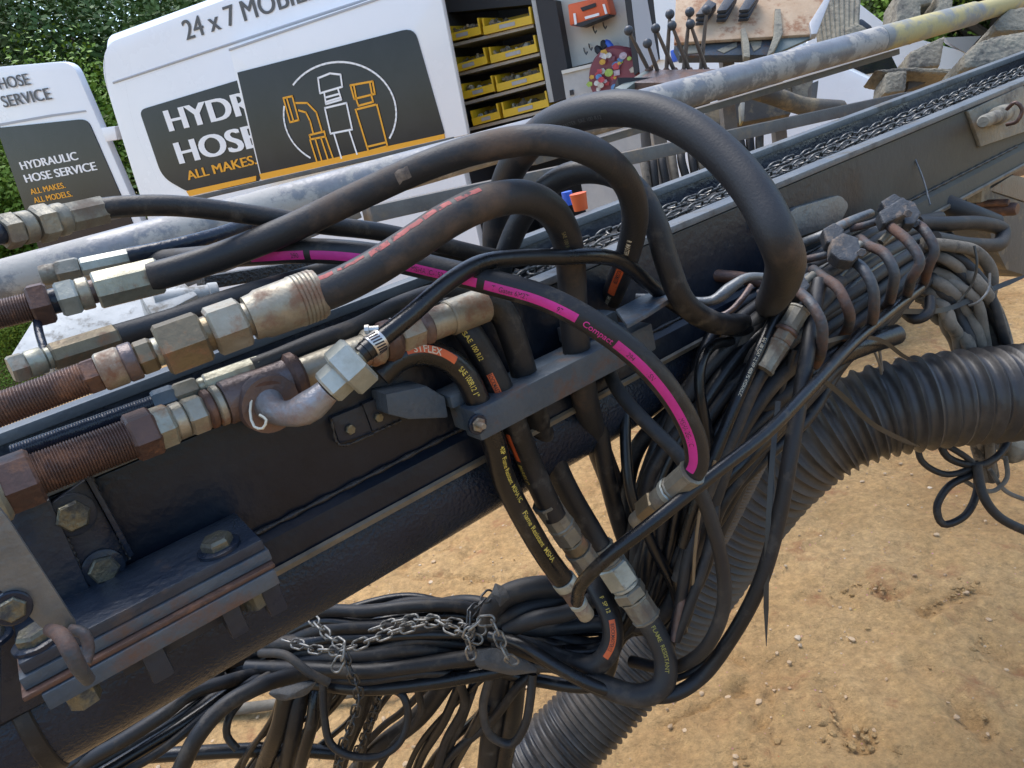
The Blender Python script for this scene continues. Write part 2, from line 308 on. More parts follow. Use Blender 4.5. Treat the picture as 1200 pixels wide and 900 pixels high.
# ------------------------------------------------------------------ ground
def gp(x, y): r = ray(x, y); return CAM+r*(-CAM.z/r.z)
RUTS = [(872, 812, 908, 872, .020), (972, 812, 1012, 880, .022), (1075, 785, 1140, 850, .022), (1155, 765, 1190, 790, .020), (1040, 705, 1085, 725, .016), (1085, 725, 1145, 700, .018), (1120, 830, 1150, 870, .014), (780, 830, 795, 890, .012), (1010, 690, 1045, 705, .014), (560, 640, 520, 690, .012)]
def ground():
    xs = np.concatenate([np.linspace(-150, -12, 14), np.linspace(-10, -2.2, 40), np.linspace(-2.0, 3.0, 440), np.linspace(3.1, 14, 70), np.linspace(17, 150, 14)])
    ys = np.concatenate([np.linspace(-60, -4, 10), np.linspace(-3, .6, 20), np.linspace(.7, 4.2, 330), np.linspace(4.3, 14, 70), np.linspace(17, 220, 16)])
    mb = MB(); nx = len(xs); zs = []; rl_ = []
    for a, b, c, d, dp in RUTS: A = gp(a, b); B = gp(c, d)-A; rl_.append((A, B, B.x**2+B.y**2, dp))
    for y in ys:
        for x in xs:
            z = .05*noise.noise(Vector((x*.5, y*.5, 0)))
            if -2.2 < x < 3.2 and .5 < y < 4.4:
                q = Vector((x, y, 0)); z += .014*noise.fractal(q*6, 1, 2, 4)
                k = noise.noise(Vector((x*1.7+9, y*1.7, 3)))
                rg = 1-abs(noise.noise(Vector((x*2.3, y*4.2, 5))))*14
                if rg > 0 and k > .1: z -= .022*rg*min(1, (k-.1)*6)
                if k < -.1: z += .02*max(0, noise.noise(q*22))*min(1, (-.1-k)*6)
                for (a, b_, ln, dp) in rl_:
                    t_ = max(0, min(1, ((x-a.x)*b_.x+(y-a.y)*b_.y)/ln)); dd = math.hypot(x-a.x-b_.x*t_, y-a.y-b_.y*t_)+.012*noise.noise(q*18)
                    if dd < .14: z += dp*.6*(-math.exp(-(dd/.022)**2)+.7*math.exp(-((dd-.055)/.03)**2)*(1+noise.noise(q*30)))
            zs.append((x, y, z))
    mb.v = [Vector(q) for q in zs]; mb.f = [(j*nx+i, j*nx+i+1, (j+1)*nx+i+1, (j+1)*nx+i) for j in range(len(ys)-1) for i in range(nx-1)]
    m = bpy.data.materials.new('sandy_clay'); m.use_nodes = True; t = m.node_tree; L = t.links.new; b = t.nodes['Principled BSDF']
    tc = nd(t, 'ShaderNodeTexCoord')
    def nz(sc, det=8, ro=.65):
        n = nd(t, 'ShaderNodeTexNoise'); n.inputs['Scale'].default_value = sc; n.inputs['Detail'].default_value = det; n.inputs['Roughness'].default_value = ro; L(tc.outputs['Object'], n.inputs['Vector']); return n
    cr = nd(t, 'ShaderNodeValToRGB'); L(nz(1.6).outputs[0], cr.inputs[0]); e = cr.color_ramp.elements
    e[0].position = .32; e[0].color = (.37, .205, .075, 1); e[1].position = .68; e[1].color = (.57, .365, .165, 1); k = e.new(.5); k.color = (.50, .305, .125, 1)
    n2 = nz(38, 6, .75); mp = nd(t, 'ShaderNodeMapRange'); mp.inputs[1].default_value = .3; mp.inputs[2].default_value = .7; mp.inputs[3].default_value = .62; mp.inputs[4].default_value = 1.3; L(n2.outputs[0], mp.inputs[0])
    mul = nd(t, 'ShaderNodeMix', data_type='RGBA', blend_type='MULTIPLY'); mul.inputs[0].default_value = 1; L(cr.outputs[0], mul.inputs[6]); L(mp.outputs[0], mul.inputs[7])
    n3 = nz(7, 5); m3 = nd(t, 'ShaderNodeMapRange'); m3.inputs[1].default_value = .58; m3.inputs[2].default_value = .7; L(n3.outputs[0], m3.inputs[0])
    mx = nd(t, 'ShaderNodeMix', data_type='RGBA'); L(m3.outputs[0], mx.inputs[0]); L(mul.outputs[2], mx.inputs[6]); mx.inputs[7].default_value = (.36, .17, .07, 1)
    vo = nd(t, 'ShaderNodeTexVoronoi'); vo.inputs['Scale'].default_value = 55; L(tc.outputs['Object'], vo.inputs['Vector'])
    vm = nd(t, 'ShaderNodeMapRange'); vm.inputs[1].default_value = .16; vm.inputs[2].default_value = .08; L(vo.outputs['Distance'], vm.inputs[0])
    vc = nd(t, 'ShaderNodeSeparateColor'); L(vo.outputs['Color'], vc.inputs[0]); gt = nd(t, 'ShaderNodeMath', operation='GREATER_THAN'); gt.inputs[1].default_value = .8; L(vc.outputs[0], gt.inputs[0])
    mm = nd(t, 'ShaderNodeMath', operation='MULTIPLY'); L(vm.outputs[0], mm.inputs[0]); L(gt.outputs[0], mm.inputs[1])
    m5 = nd(t, 'ShaderNodeMix', data_type='RGBA'); L(mm.outputs[0], m5.inputs[0]); L(mx.outputs[2], m5.inputs[6]); L(vo.outputs['Color'], m5.inputs[7])
    m6 = nd(t, 'ShaderNodeMix', data_type='RGBA'); m6.inputs[0].default_value = .65; L(m5.outputs[2], m6.inputs[6]); L(mx.outputs[2], m6.inputs[7])
    L(m6.outputs[2], b.inputs['Base Color']); b.inputs['Roughness'].default_value = .92
    nb = nz(70, 10, .75); bp = nd(t, 'ShaderNodeBump'); bp.inputs['Strength'].default_value = 1; bp.inputs['Distance'].default_value = .015; L(nb.outputs[0], bp.inputs['Height'])
    nb2 = nz(9, 6); bp2 = nd(t, 'ShaderNodeBump'); bp2.inputs['Strength'].default_value = .8; bp2.inputs['Distance'].default_value = .04; L(nb2.outputs[0], bp2.inputs['Height']); L(bp2.outputs[0], bp.inputs['Normal']); L(bp.outputs[0], b.inputs['Normal'])
    build(mb, 'ground', m, kind='structure', smooth=0).data.shade_smooth()
    return m
m_ground = ground()
def gz(x, y): return .05*noise.noise(Vector((x*.5, y*.5, 0)))
def pebbles():
    ico = bmesh.new(); bmesh.ops.create_icosphere(ico, subdivisions=1, radius=1); iv = [q.co.copy() for q in ico.verts]; fi = [tuple(q.index for q in ff.verts) for ff in ico.faces]; ico.free()
    mP = mat('pale_pebbles', (.50, .36, .22), (.34, .22, .12), 3, (.8, .9), 0, .5, 60, c3=(.62, .54, .42), thr=.6, sc3=4)
    mb = MB()
    for k in range(3600):
        x = random.uniform(-1.8, 3.0); y = random.uniform(1.1, 4.2); r = random.choice([.0018, .002, .0025, .003, .003, .004, .005, .007])*random.uniform(.7, 1.4)
        s = Vector((random.uniform(.7, 1.4), random.uniform(.7, 1.4), random.uniform(.5, .9))); c = Vector((x, y, gz(x, y)+r*.3)); ro = Matrix.Rotation(random.uniform(0, 6), 3, 'Z')
        mb.add([c+ro @ Vector((q.x*s.x*r, q.y*s.y*r, q.z*s.z*r*1))*random.uniform(.85, 1.15) for q in iv], fi)
    build(mb, 'gravel', mP, label='small pale pebbles scattered over the sandy clay', cat='gravel', kind='stuff', smooth=40)
    mb = MB(); mc_ = mat('crumbled_clay', (.46, .29, .14), (.36, .21, .10), 8, (.9, .95), 0, 1, 60, bdist=.01)
    for (px, py, n, sp, rr) in [(1015, 875, 34, .05, .016), (905, 880, 30, .05, .012), (1030, 700, 22, .06, .010), (1080, 718, 24, .07, .009), (1125, 705, 16, .05, .012), (1130, 770, 16, .05, .012), (1000, 695, 14, .05, .008), (1150, 860, 14, .06, .01), (560, 680, 10, .08, .008), (960, 850, 14, .06, .01)]:
        r0 = ray(px, py); g = CAM+r0*(-CAM.z/r0.z)
        for k in range(int(n*1.6)):
            x = g.x+random.gauss(0, sp); y = g.y+random.gauss(0, sp*.6); r = rr*random.choice([.2, .25, .3, .4, .5, .8])*random.uniform(.7, 1.2)
            s = Vector((random.uniform(.7, 1.5), random.uniform(.6, 1.2), random.uniform(.6, 1))); ro = Matrix.Rotation(random.uniform(0, 6), 3, 'Z')
            mb.add([Vector((x, y, gz(x, y)+r*.35))+ro @ Vector((q.x*s.x*r, q.y*s.y*r, q.z*s.z*r))*random.uniform(.75, 1.2) for q in iv], fi)
    build(mb, 'clay_clods', m_ground, label='crumbled clods of orange clay at the tyre ruts', cat='clay', kind='stuff', smooth=25)
pebbles()
exec_parts = []
# ------------------------------------------------------------------ trees behind
def leaf_mesh(seed, n, m, rad=(1, 1, 1), ls=.05):
    rnd = random.Random(seed); mb = MB()
    blobs = [(Vector((rnd.gauss(0, .45)*rad[0], rnd.gauss(0, .45)*rad[1], rnd.gauss(0, .42)*rad[2])), rnd.uniform(.22, .45)) for _ in range(26)]
    vs = []; fs = []
    for k in range(n):
        c, r = blobs[rnd.randrange(len(blobs))]; d = Vector((rnd.gauss(0, 1), rnd.gauss(0, 1), rnd.gauss(0, 1))).normalized()
        p = c+d*r*rnd.uniform(.65, 1.08); a = Vector((rnd.gauss(0, 1), rnd.gauss(0, 1), rnd.gauss(0, .6)-.4)).normalized(); b = a.cross(d+Vector((0, 0, .3))).normalized(); l = ls*rnd.uniform(.6, 1.4)
        i = len(vs); vs += [p, p+a*l*.5+b*l*.28, p+a*l, p+a*l*.5-b*l*.28]; fs.append((i, i+1, i+2, i+3))
    me = bpy.data.meshes.new('crown'); me.from_pydata([tuple(q) for q in vs], [], fs); me.materials.append(m); return me
crowns = [leaf_mesh(i, 30000, m_leaf[i % 3], ls=.034) for i in range(3)]
def tree(x, y, h, r, k, label, trunk_h=None):
    t = thing('broadleaf_tree', label, 'tree', (x, y, 0), 'trees behind the vans'); mb = MB(); b = Vector((x, y, -.1)); th = trunk_h or h*.55
    mb.lathe(b, b+Vector((.1, 0, th)), [(0, .2), (.15, .14), (1, .07)], 10)
    for j in range(5):
        a = j*1.3+x; s = b+Vector((0, 0, th*(.45+.1*j))); mb.lathe(s, s+Vector((math.cos(a)*r*.7, math.sin(a)*r*.7, r*.6)), [(0, .07), (1, .02)], 6)
    build(mb, 'trunk', m_bark, t)
    put(crowns[k], 'crown', t, Matrix.Translation(Vector((x, y, h-r*.75))) @ Matrix.Rotation(x*2+y, 4, 'Z') @ Matrix.Diagonal((r, r, r*.95, 1)))
def at_ground(px, dist):
    d = ray(px, 250); d.z = 0; d.normalize(); return CAM.x+d.x*dist, CAM.y+d.y*dist
tl = ['deep green tree at the far left behind the smaller van', 'fresh green tree left of the big van roof', 'olive tree rising over the corner of the big van roof', 'dark tree behind the big van lettering']
k = 0
for row, (dist, hh) in enumerate([(12.5, 3.6), (15, 5.2), (18, 6.6)]):
    for px in range(-320, 1500, 200 if row else 165):
        x, y = at_ground(px+row*70, dist*(1+.06*((k*7) % 3-1)))
        pos = 'left' if px < 0 else 'behind the vans' if px < 700 else 'beyond the machine'
        size = ['low bushy', 'mid height', 'tall'][row]; side = ['at the far left', 'at the left', 'behind the smaller van', 'between the two vans', 'behind the big van', 'behind the van lettering', 'above the tool van', 'behind the lever bank', 'beyond the tan board', 'behind the muddy post', 'at the right', 'at the far right'][min(11, max(0, int((px+320)/150)))]
        r = hh*.55; tree(x, y, hh, r, (0, 2, 0, 1, 2)[(k*3) % 5] if row or k % 3 else 1, f'{size} leafy green tree {side}'); k += 1
for px, r, lab in [(-60, .8, 'bright green bush at the left edge beside the smaller van'), (18, .7, 'bright green bush below the smaller van at the left edge'), (155, .75, 'bright green bush in the gap between the two vans')]:
    x, y = at_ground(px, 9.8); t = thing('bush', lab, 'bush', (x, y, 0)); mb = MB(); mb.lathe(Vector((x, y, -.05)), Vector((x, y, .5)), [(0, .05), (1, .02)], 7); build(mb, 'stem', m_bark, t)
    put(crowns[1], 'foliage', t, Matrix.Translation(Vector((x, y, r*.95))) @ Matrix.Rotation(px, 4, 'Z') @ Matrix.Diagonal((r, r, r*1.05, 1)))

# wood across the yard behind the camera: it darkens the mirrored horizon in the van's glossy panels
wm = leaf_mesh(9, 16000, m_leaf[0], (1, 1, 1), .06); wd = bpy.data.objects.new('woodland', wm); COL.objects.link(wd); wd.location = (0, -26, 1.5); wd.scale = (26, 3, 4.2)
tagit(wd, 'dark line of trees across the yard, mirrored in the dark van panels', 'woodland', kind='stuff')
# ------------------------------------------------------------------ vans
class Side:
    """vertical plane of a van side; a along (towards the photo's left), z up, n away from the camera"""
    def __init__(s, x, y, d, vx=-1340, vy=563, yaw=0):
        a = ray(vx, vy); a.z = 0; a.normalize(); a = Matrix.Rotation(yaw, 3, 'Z') @ a; s.a = a; s.n = Vector((a.y, -a.x, 0)); 
        if s.n.y < 0: s.n = -s.n
        s.O = P(x, y, d)
    def px(s, x, y, off=0): return on(x, y, s.n, off, s.O)
    def az(s, x, y, off=0): q = s.px(x, y, off)-s.O; return q.dot(s.a), q.z+s.O.z
    def at(s, a, z, off=0): q = s.O+s.a*a+s.n*off; q.z = z; return q
    def prism(s, mb, pts, o0, o1): mb.prism([s.px(x, y, o0) for x, y in pts], s.n*(o1-o0)); return mb
def rnd_poly(pts, rad, n=5):
    out = []
    for i in range(len(pts)):
        p, c, q = Vector(pts[i-1]), Vector(pts[i]), Vector(pts[(i+1) % len(pts)]); r = rad[i] if isinstance(rad, (list, tuple)) else rad
        if r <= 0: out.append(tuple(c)); continue
        a = c+(p-c).normalized()*r; b = c+(q-c).normalized()*r
        for k in range(n+1): t = k/n; out.append(tuple(a*(1-t)**2+c*2*t*(1-t)+b*t*t))
    return out
V1 = Side(350, 200, 4.8)
def wheel(parent, sd, a, off, R=.34):
    c = sd.at(a, R, off); mb = MB(); mb.lathe(c, c+sd.n*.22, [(0, R*.8), (.12, R), (.88, R), (1, R*.8)], 32); wh = build(mb, 'wheel', m_rub, parent)
    mb = MB(); mb.lathe(c-sd.n*.012, c+sd.n*.05, [(0, R*.5), (.4, R*.62), (1, R*.62)], 20); build(mb, 'rim', m_shelf, wh)
def van1():
    aL, zT = V1.az(112, 75); aD, _ = V1.az(512, 60); aR, _ = V1.az(770, 30)
    _, zroof = V1.az(175, 28)
    t = thing('service_van', 'big white high roof van with its side door slid open over a lettered panel', 'van', V1.at(aD, 0, 1))
    X = lambda x, y, o=0: V1.px(x, y, o)
    # rear side wall with a rounded upper corner, full height from the sill to the roof
    def zz(a, z, o): return V1.at(a, z, o)
    aTL, zTL = V1.az(112, 62)
    zr = V1.az(255, 0)[1]
    aB, zB = V1.az(165, 232)
    poly = [(aD, .35), (aD, zr), (aTL-.12, zr-.02), (aTL, zr-.16), (aTL+.02, zr-.35), (aB, zB), (aB+.03, .35)]
    pr = rnd_poly(poly, [0, 0, .1, .1, .1, .2, 0])
    mb = MB(); mb.prism([zz(a, z, 0) for a, z in pr], V1.n*.07); build(mb, 'side_wall', m_white, t, bevel=.012)
    # roof, floor, far wall, rear doors, front
    mb = MB()
    sec = rnd_poly([(0, zr-.06), (.06, zr+.05), (1.75, zr+.05), (1.85, zr-.06)], [0, .08, .1, 0])
    aF = V1.az(905, 100)[0]
    mb.prism([zz(aTL-.10, z, o) for o, z in sec], V1.a*(aF-aTL+.1)); build(mb, 'roof', m_white, t, bevel=.01)
    mb = MB(); mb.box((zz(aTL, (zr+.35)/2, 1.83)+zz(aF, (zr+.35)/2, 1.83))/2, V1.a*((aTL-aF)/2-.05), V1.n*.03, Vector((0, 0, (zr-.35)/2))); build(mb, 'far_wall', m_white, t)
    mb = MB(); mb.box((zz(aB-.14, (zr+.35)/2, .95)), V1.a*.03, V1.n*.87, Vector((0, 0, (zr-.4)/2))); build(mb, 'rear_bulkhead', m_dark, t)
    mb = MB(); mb.box((zz(aTL, .38, .92)+zz(aF, .38, .92))/2, V1.a*((aTL-aF)/2-.1), V1.n*.9, Vector((0, 0, .04))); build(mb, 'floor_pan', m_dark, t)
    # front quarter past the opening
    aP, _ = V1.az(757, 30)
    mb = MB(); mb.prism([zz(aP, .35, 0), zz(aP, zr-.05, 0), zz(aF+.25, zr-.05, 0), zz(aF-.15, 1.55, 0), zz(aF-.5, 1.3, 0), zz(aF-.55, .35, 0)], V1.n*1.8); build(mb, 'cab', m_white, t, bevel=.03)
    wheel(t, V1, aB-.75, -.02); wheel(t, V1, aF+.05, -.03)
    # body creases
    for n_, pts in (('roof_gutter', [(133, 97), (400, 9), (513, -27)]), ('panel_seam', [(146, 97), (268, 55)]), ('corner_seam', [(140, 48), (137, 70), (160, 200)]), ('panel_seam', [(147, 97), (158, 150), (190, 222)])):
        pa = Path([X(x, y, .002) for x, y in pts], .08); build(sweep(pa, .009 if n_ == 'roof_gutter' else .0022, 6), n_, m_seam, t)
    # rear lettered window panel
    pts = rnd_poly([(163, 129), (285, 92), (320, 180), (300, 218), (222, 226), (190, 208)], [8, 0, 0, 0, 10, 14])
    mb = MB(); V1.prism(mb, pts, -.006, .01); build(mb, 'window_panel', m_glass, t)
    mb = MB(); V1.prism(mb, [(218, 224), (300, 206), (300, 212), (222, 230)], -.009, .008); build(mb, 'orange_trim', m_or, t)
    def txt(s, A, B, hp, m, off, bold=.03, name='lettering'):
        a, b = X(*A, off), X(*B, off); hg = (X(A[0], A[1]-hp, off)-a).dot(Vector((0, 0, 1)))
        text_flat(s, a, b, Vector((0, 0, 1)), abs(hg), V1.n, m, t, bold=bold, name=name)
    txt('24 x 7 MOBILE A', (219, 47), (400, -12), 25, m_gt, -.004, .024)
    txt('HYDR', (200, 154), (299, 132), 27, m_wv, -.010, .045)
    txt('HOSE', (212, 192), (307, 171), 27, m_wv, -.010, .045)
    txt('ALL MAKES. A', (221, 211), (318, 188), 11, m_or, -.010, .035)
    # slid-back door hung outside the wall
    dr = build(V1.prism(MB(), rnd_poly([(268, 56), (512, -28), (548, 158), (400, 190), (306, 212)], [2, 20, 0, 0, 0]), -.075, -.03), 'sliding_door', m_white, t, bevel=.008)
    def dch(mb, name, m): return build(mb, name, m, dr)
    pts = rnd_poly([(278, 85), (485, 32), (521, 157), (306, 206)], [0, 14, 3, 0])
    dch(V1.prism(MB(), pts, -.082, -.06), 'window_panel', m_glass)
    dch(V1.prism(MB(), [(304, 204), (520, 157), (521, 164), (306, 211)], -.086, -.062), 'orange_trim', m_or)
    dch(V1.prism(MB(), [(268, 57), (511, -26), (511, -23), (268, 60)], -.079, -.06), 'door_seam', m_seam)
    def line(pts, m, wd=.0055, nm='printed_drawing'):
        mb = MB(); q = [X(x, y, -.0865) for x, y in pts]
        for i in range(len(q)-1):
            d = (q[i+1]-q[i]); 
            if d.length < 1e-6: continue
            c = d.normalized().cross(V1.n)*wd; e = d.normalized()*wd*.6
            mb.add([q[i]-c-e, q[i+1]-c+e, q[i+1]+c+e, q[i]+c-e], [(0, 1, 2, 3)])
        return mb
    def draw(name, polys, m, wd=.0055):
        mb = MB()
        for pl in polys:
            l = line(pl, m, wd); mb.add(l.v, l.f)
        build(mb, name, m, dr, smooth=0)
    Z = lambda pts: [(300+a/3, b/3) for a, b in pts]     # coordinates read in an enlarged view
    circ = []
    cx, cy, rx = 295, 400, 198
    def cpt(a): return (300+(cx+rx*math.cos(a))/3, (cy-rx*.92*math.sin(a))/3)
    draw('drawn_circle', [[cpt(math.radians(a)) for a in range(-28, 152, 6)], [cpt(math.radians(a)) for a in range(172, 243, 6)]], m_wv)
    draw('drawn_fitting', [Z([(218, 275), (260, 258), (297, 262), (303, 305), (225, 328), (218, 275)]), Z([(240, 328), (246, 366), (300, 350), (288, 312)]), Z([(244, 343), (292, 330)]), Z([(246, 358), (296, 343)]),
                           Z([(242, 380), (318, 362), (338, 455), (262, 470), (242, 380)]), Z([(274, 470), (300, 556)]), Z([(328, 460), (355, 542)])], m_wv)
    draw('drawn_fitting', [Z([(96, 345), (127, 338), (150, 422), (120, 430), (96, 345)]), Z([(108, 345), (132, 425)]), Z([(140, 362), (180, 362), (212, 395), (232, 462)]), Z([(150, 388), (175, 395), (190, 425), (202, 472)]),
                           Z([(188, 475), (240, 462), (244, 480), (192, 490), (188, 475)]), Z([(190, 492), (215, 572)]), Z([(208, 488), (232, 568)]), Z([(228, 484), (254, 564)]), Z([(244, 480), (272, 560)])], m_or)
    draw('drawn_fitting', [Z([(332, 300), (410, 286), (418, 330), (345, 348), (332, 300)]), Z([(344, 300), (352, 345)]), Z([(400, 290), (408, 332)]), Z([(352, 348), (360, 372), (412, 358), (405, 334)]), Z([(356, 384), (420, 368)]),
                           Z([(350, 385), (395, 532), (462, 514), (425, 368)]), Z([(392, 516), (458, 500)])], m_or)
    # interior: wall, shelves with bins
    mb = MB(); mb.box(zz((aD+aP)/2, 1.4, 1.2), V1.a*((aD-aP)/2+.5), V1.n*.02, Vector((0, 0, 1.05))); build(mb, 'interior_wall', m_dark, t)
    mb = MB(); mb.box(zz(aD+.06, 1.4, .65), V1.a*.02, V1.n*.5, Vector((0, 0, 1.05))); build(mb, 'interior_wall', m_dark, t)
    return t, aD, aP, zr
van, aD, aP, zr = van1()
# shelving inside the opening
def shelving():
    o0 = .25
    t = thing('shelf_unit', 'steel shelf unit full of yellow parts bins inside the open van', 'shelving', V1.px(600, 130, o0+.2))
    Zm = lambda a, b: (500+a/6, b/6)
    edges = [((130, 320), (750, 170)), ((180, 525), (792, 370)), ((330, 705), (832, 568)), ((360, 885), (870, 760))]
    for k, (A, B) in enumerate(edges):
        A, B = Zm(*A), Zm(*B); A = (A[0]-25, A[1]+6); mb = MB(); V1.prism(mb, [A, B, (B[0]+.3, B[1]+3.6), (A[0]+.3, A[1]+3.6)], o0, o0+.34); build(mb, 'shelf', m_shelf, t)
    mb = MB(); V1.prism(mb, [Zm(735, 0), Zm(765, 0), Zm(895, 715), Zm(862, 722)], o0-.02, o0+.02); build(mb, 'upright', m_shelf, t)
    mb = MB(); V1.prism(mb, [Zm(766, 0), Zm(905, 0), Zm(990, 480), Zm(985, 690), Zm(896, 720)], o0-.03, o0+.4); build(mb, 'side_panel', m_dark, t)
    mb = MB(); V1.prism(mb, [Zm(60, -40), Zm(740, -80), Zm(745, 30), Zm(80, 95)], o0+.1, o0+.3); build(mb, 'top_cover', m_dark, t)
    # bins: open-fronted trays on the shelves
    cells = [((130, 300), (385, 240)), ((405, 245), (745, 165)), ((175, 520), (430, 445)), ((455, 445), (780, 362)), ((255, 700), (482, 640)), ((500, 645), (822, 560)), ((330, 885), (522, 832)), ((545, 828), (862, 748))]
    names = ['top shelf', 'second shelf', 'third shelf', 'lowest shelf']
    for i, (A, B) in enumerate(cells):
        a, b = V1.px(*Zm(*A), o0-.03), V1.px(*Zm(*B), o0-.03); ax = (b-a); L = ax.length; ax.normalize(); up = Vector((0, 0, 1)); up = (up-ax*up.dot(ax)).normalized(); dn = V1.n
        r = thing('parts_bin', f'yellow plastic parts bin on the {names[i//2]}, {"right" if i % 2 else "left"} half, inside the open van', 'bin', a, 'yellow bins on the van shelves')
        H = .075; mb = MB()
        mb.box(a+ax*L/2+up*(H*.28), ax*(L/2), up*(H*.28), dn*.004)        # low lip
        for q in (.006, L-.006): mb.prism([a+ax*(q-.005), a+ax*(q-.005)+up*H*1.15, a+ax*(q-.005)+up*H*1.3+dn*.3, a+ax*(q-.005)+dn*.3], ax*.010)
        mb.box(a+ax*L/2+dn*.15+up*.004, ax*(L/2), up*.003, dn*.15); mb.box(a+ax*L/2+dn*.3+up*H*.6, ax*(L/2), up*H*.6, dn*.003); build(mb, 'tray', m_bin, r)
        mb = MB(); mb.box(a+ax*L*.5+up*(H*.28)-dn*.006, ax*L*.16, up*H*.13, dn*.001); build(mb, 'label_card', m_shelf, r)
        mb = MB(); rr = random.Random(i)
        for k in range(26):
            c = a+ax*(L*(.06+.88*rr.random()))+dn*rr.uniform(.03, .25)+up*rr.uniform(.02, H*.75); d = Vector((rr.gauss(0, 1), rr.gauss(0, 1), rr.gauss(0, 1))).normalized()*rr.uniform(.015, .035)
            mb.lathe(c-d, c+d, [(0, .012), (.4, .012), (.42, .018), (.7, .018), (.72, .009), (1, .009)], 6)
        tagit(build(mb, 'fittings', m_fit, r), kind='stuff')
shelving()
def workshop_things():
    Zm = lambda a, b: (640+a/6, b/6)
    t = thing('wall_panel', 'cream wall panel with hooks beside the yellow bins in the van', 'panel', V1.px(700, 60, .3))
    build(V1.prism(MB(), [Zm(40, -60), Zm(545, -160), Zm(590, 370), Zm(150, 480)], .32, .36), 'board', m_panel, t)
    for q in [(330, 190), (400, 160), (265, 340), (300, 310)]:
        a = Zm(*q); pa = Path([V1.px(a[0], a[1], .32), V1.px(a[0]+1, a[1]+4, .26), V1.px(a[0]+3, a[1]+7, .24), V1.px(a[0]+4, a[1]+4, .25)], .01); build(sweep(pa, .004, 6), 'hook', m_steel, t)
    t = thing('drawer_cabinet', 'pale grey drawer cabinet below the cream wall panel in the van', 'cabinet', V1.px(700, 110, .2))
    build(V1.prism(MB(), [Zm(110, 500), Zm(600, 385), Zm(640, 600), Zm(700, 1500), Zm(300, 1600), Zm(140, 690)], .1, .5), 'carcass', m_shelf, t)
    build(V1.prism(MB(), [Zm(106, 497), Zm(600, 382), Zm(604, 402), Zm(112, 522)], .085, .5), 'worktop', m_panel, t)
    build(V1.prism(MB(), [Zm(164, 635), Zm(188, 630), Zm(192, 665), Zm(168, 672)], .09, .12), 'latch', m_dark, t)
    t = thing('tool_case', 'orange red tool case with pale stripes hung on the cream wall panel', 'case', V1.px(690, 15, .2))
    build(V1.prism(MB(), [Zm(150, 30), Zm(420, -30), Zm(455, 95), Zm(235, 190), Zm(165, 180)], .16, .3), 'shell', m_red, t, bevel=.01)
    build(V1.prism(MB(), [Zm(240, 55), Zm(345, 20), Zm(350, 45), Zm(255, 80)], .15, .17), 'handle_recess', m_dark, t)
    build(V1.prism(MB(), [Zm(190, 95), Zm(205, 92), Zm(215, 170), Zm(200, 174)], .152, .17), 'pale_stripe', m_wv, t); build(V1.prism(MB(), [Zm(395, 30), Zm(410, 27), Zm(430, 95), Zm(415, 100)], .152, .17), 'pale_stripe', m_wv, t)
    build(V1.prism(MB(), [Zm(175, 176), Zm(440, 98), Zm(440, 108), Zm(240, 190)], .155, .29), 'base_strip', m_dark, t)
    build(V1.prism(MB(), [Zm(270, 118), Zm(370, 90), Zm(373, 108), Zm(275, 136)], .152, .17), 'pale_stripe', m_wv, t)
    # sticker covered drum
    c = V1.px(*Zm(470, 540), .02); R = .15
    t = thing('drum', 'round maroon drum plastered with coloured stickers in front of the van cabinet', 'drum', V1.px(*Zm(470, 640), .1))
    mb = MB(); mb.lathe(c+V1.n*.22+Vector((.03, 0, 0)), c, [(0, R*.9), (.85, R), (1, R*.9)], 36); build(mb, 'body', m_maroon, t)
    cols = [(.10, .25, .5), (.55, .5, .42), (.5, .06, .08), (.6, .6, .58), (.15, .05, .08), (.35, .5, .1), (.6, .35, .05), (.5, .42, .5)]
    rr = random.Random(5)
    for k in range(44):
        a = rr.uniform(0, 6.28); q = R*.86*math.sqrt(rr.random()); p = c+V1.a*(q*math.cos(a))+Vector((0, 0, 1))*(q*math.sin(a))-V1.n*(.003+.0006*k); s = rr.uniform(.010, .024)
        mt = bpy.data.materials.get('sticker%d' % (k % 8)) or mat('sticker%d' % (k % 8), cols[k % 8], tuple(x*.6 for x in cols[k % 8]), 60, bump=0)
        mb = MB(); n = rr.choice([4, 5, 12]); ph = rr.uniform(0, 3); mb.add([p+V1.a*(s*math.cos(ph+6.283*i/n))+Vector((0, 0, s*.8*math.sin(ph+6.283*i/n))) for i in range(n)], [tuple(range(n))]); build(mb, 'sticker', mt, t, smooth=0)
    t = thing('key_bunch', 'small bunch of black, lime and blue tools hanging above the sticker drum', 'tools', V1.px(*Zm(420, 340), .2))
    for (x0, y0, x1, y1, m) in [(350, 330, 400, 390, m_dark), (410, 350, 455, 380, m_leaf[1]), (415, 290, 470, 350, m_bluep), (395, 290, 430, 350, m_dark)]:
        mb = MB(); mb.lathe(V1.px(*Zm(x0, y0), .24), V1.px(*Zm(x1, y1), .22), [(0, .012), (.3, .022), (.8, .02), (1, .008)], 8); build(mb, 'tool', m, t)
    # pillars of the van between the panel and the cab
    for pts, m, nm in [([(545, -60), (590, -60), (655, 500), (620, 530)], m_dark, 'door_pillar'), ([(592, -60), (700, -60), (790, 420), (660, 520)], m_seam, 'sliding_track_panel'), ([(702, -60), (745, -60), (800, 410), (765, 430)], m_dark, 'door_seal'), ([(748, -60), (910, -60), (985, 420), (802, 420)], m_white, 'cab_door')]:
        build(V1.prism(MB(), [Zm(*q) for q in pts], -.02-.004*len(nm)/10, .06), nm, m, van)
    t = thing('rag', 'blue plastic container behind the lever rods', 'container', V1.px(787, 68, -.3))
    build(V1.prism(MB(), [Zm(868, 355), Zm(910, 345), Zm(925, 425), Zm(885, 445)], -.3, -.2), 'body', m_bluep, t, bevel=.01)
workshop_things()
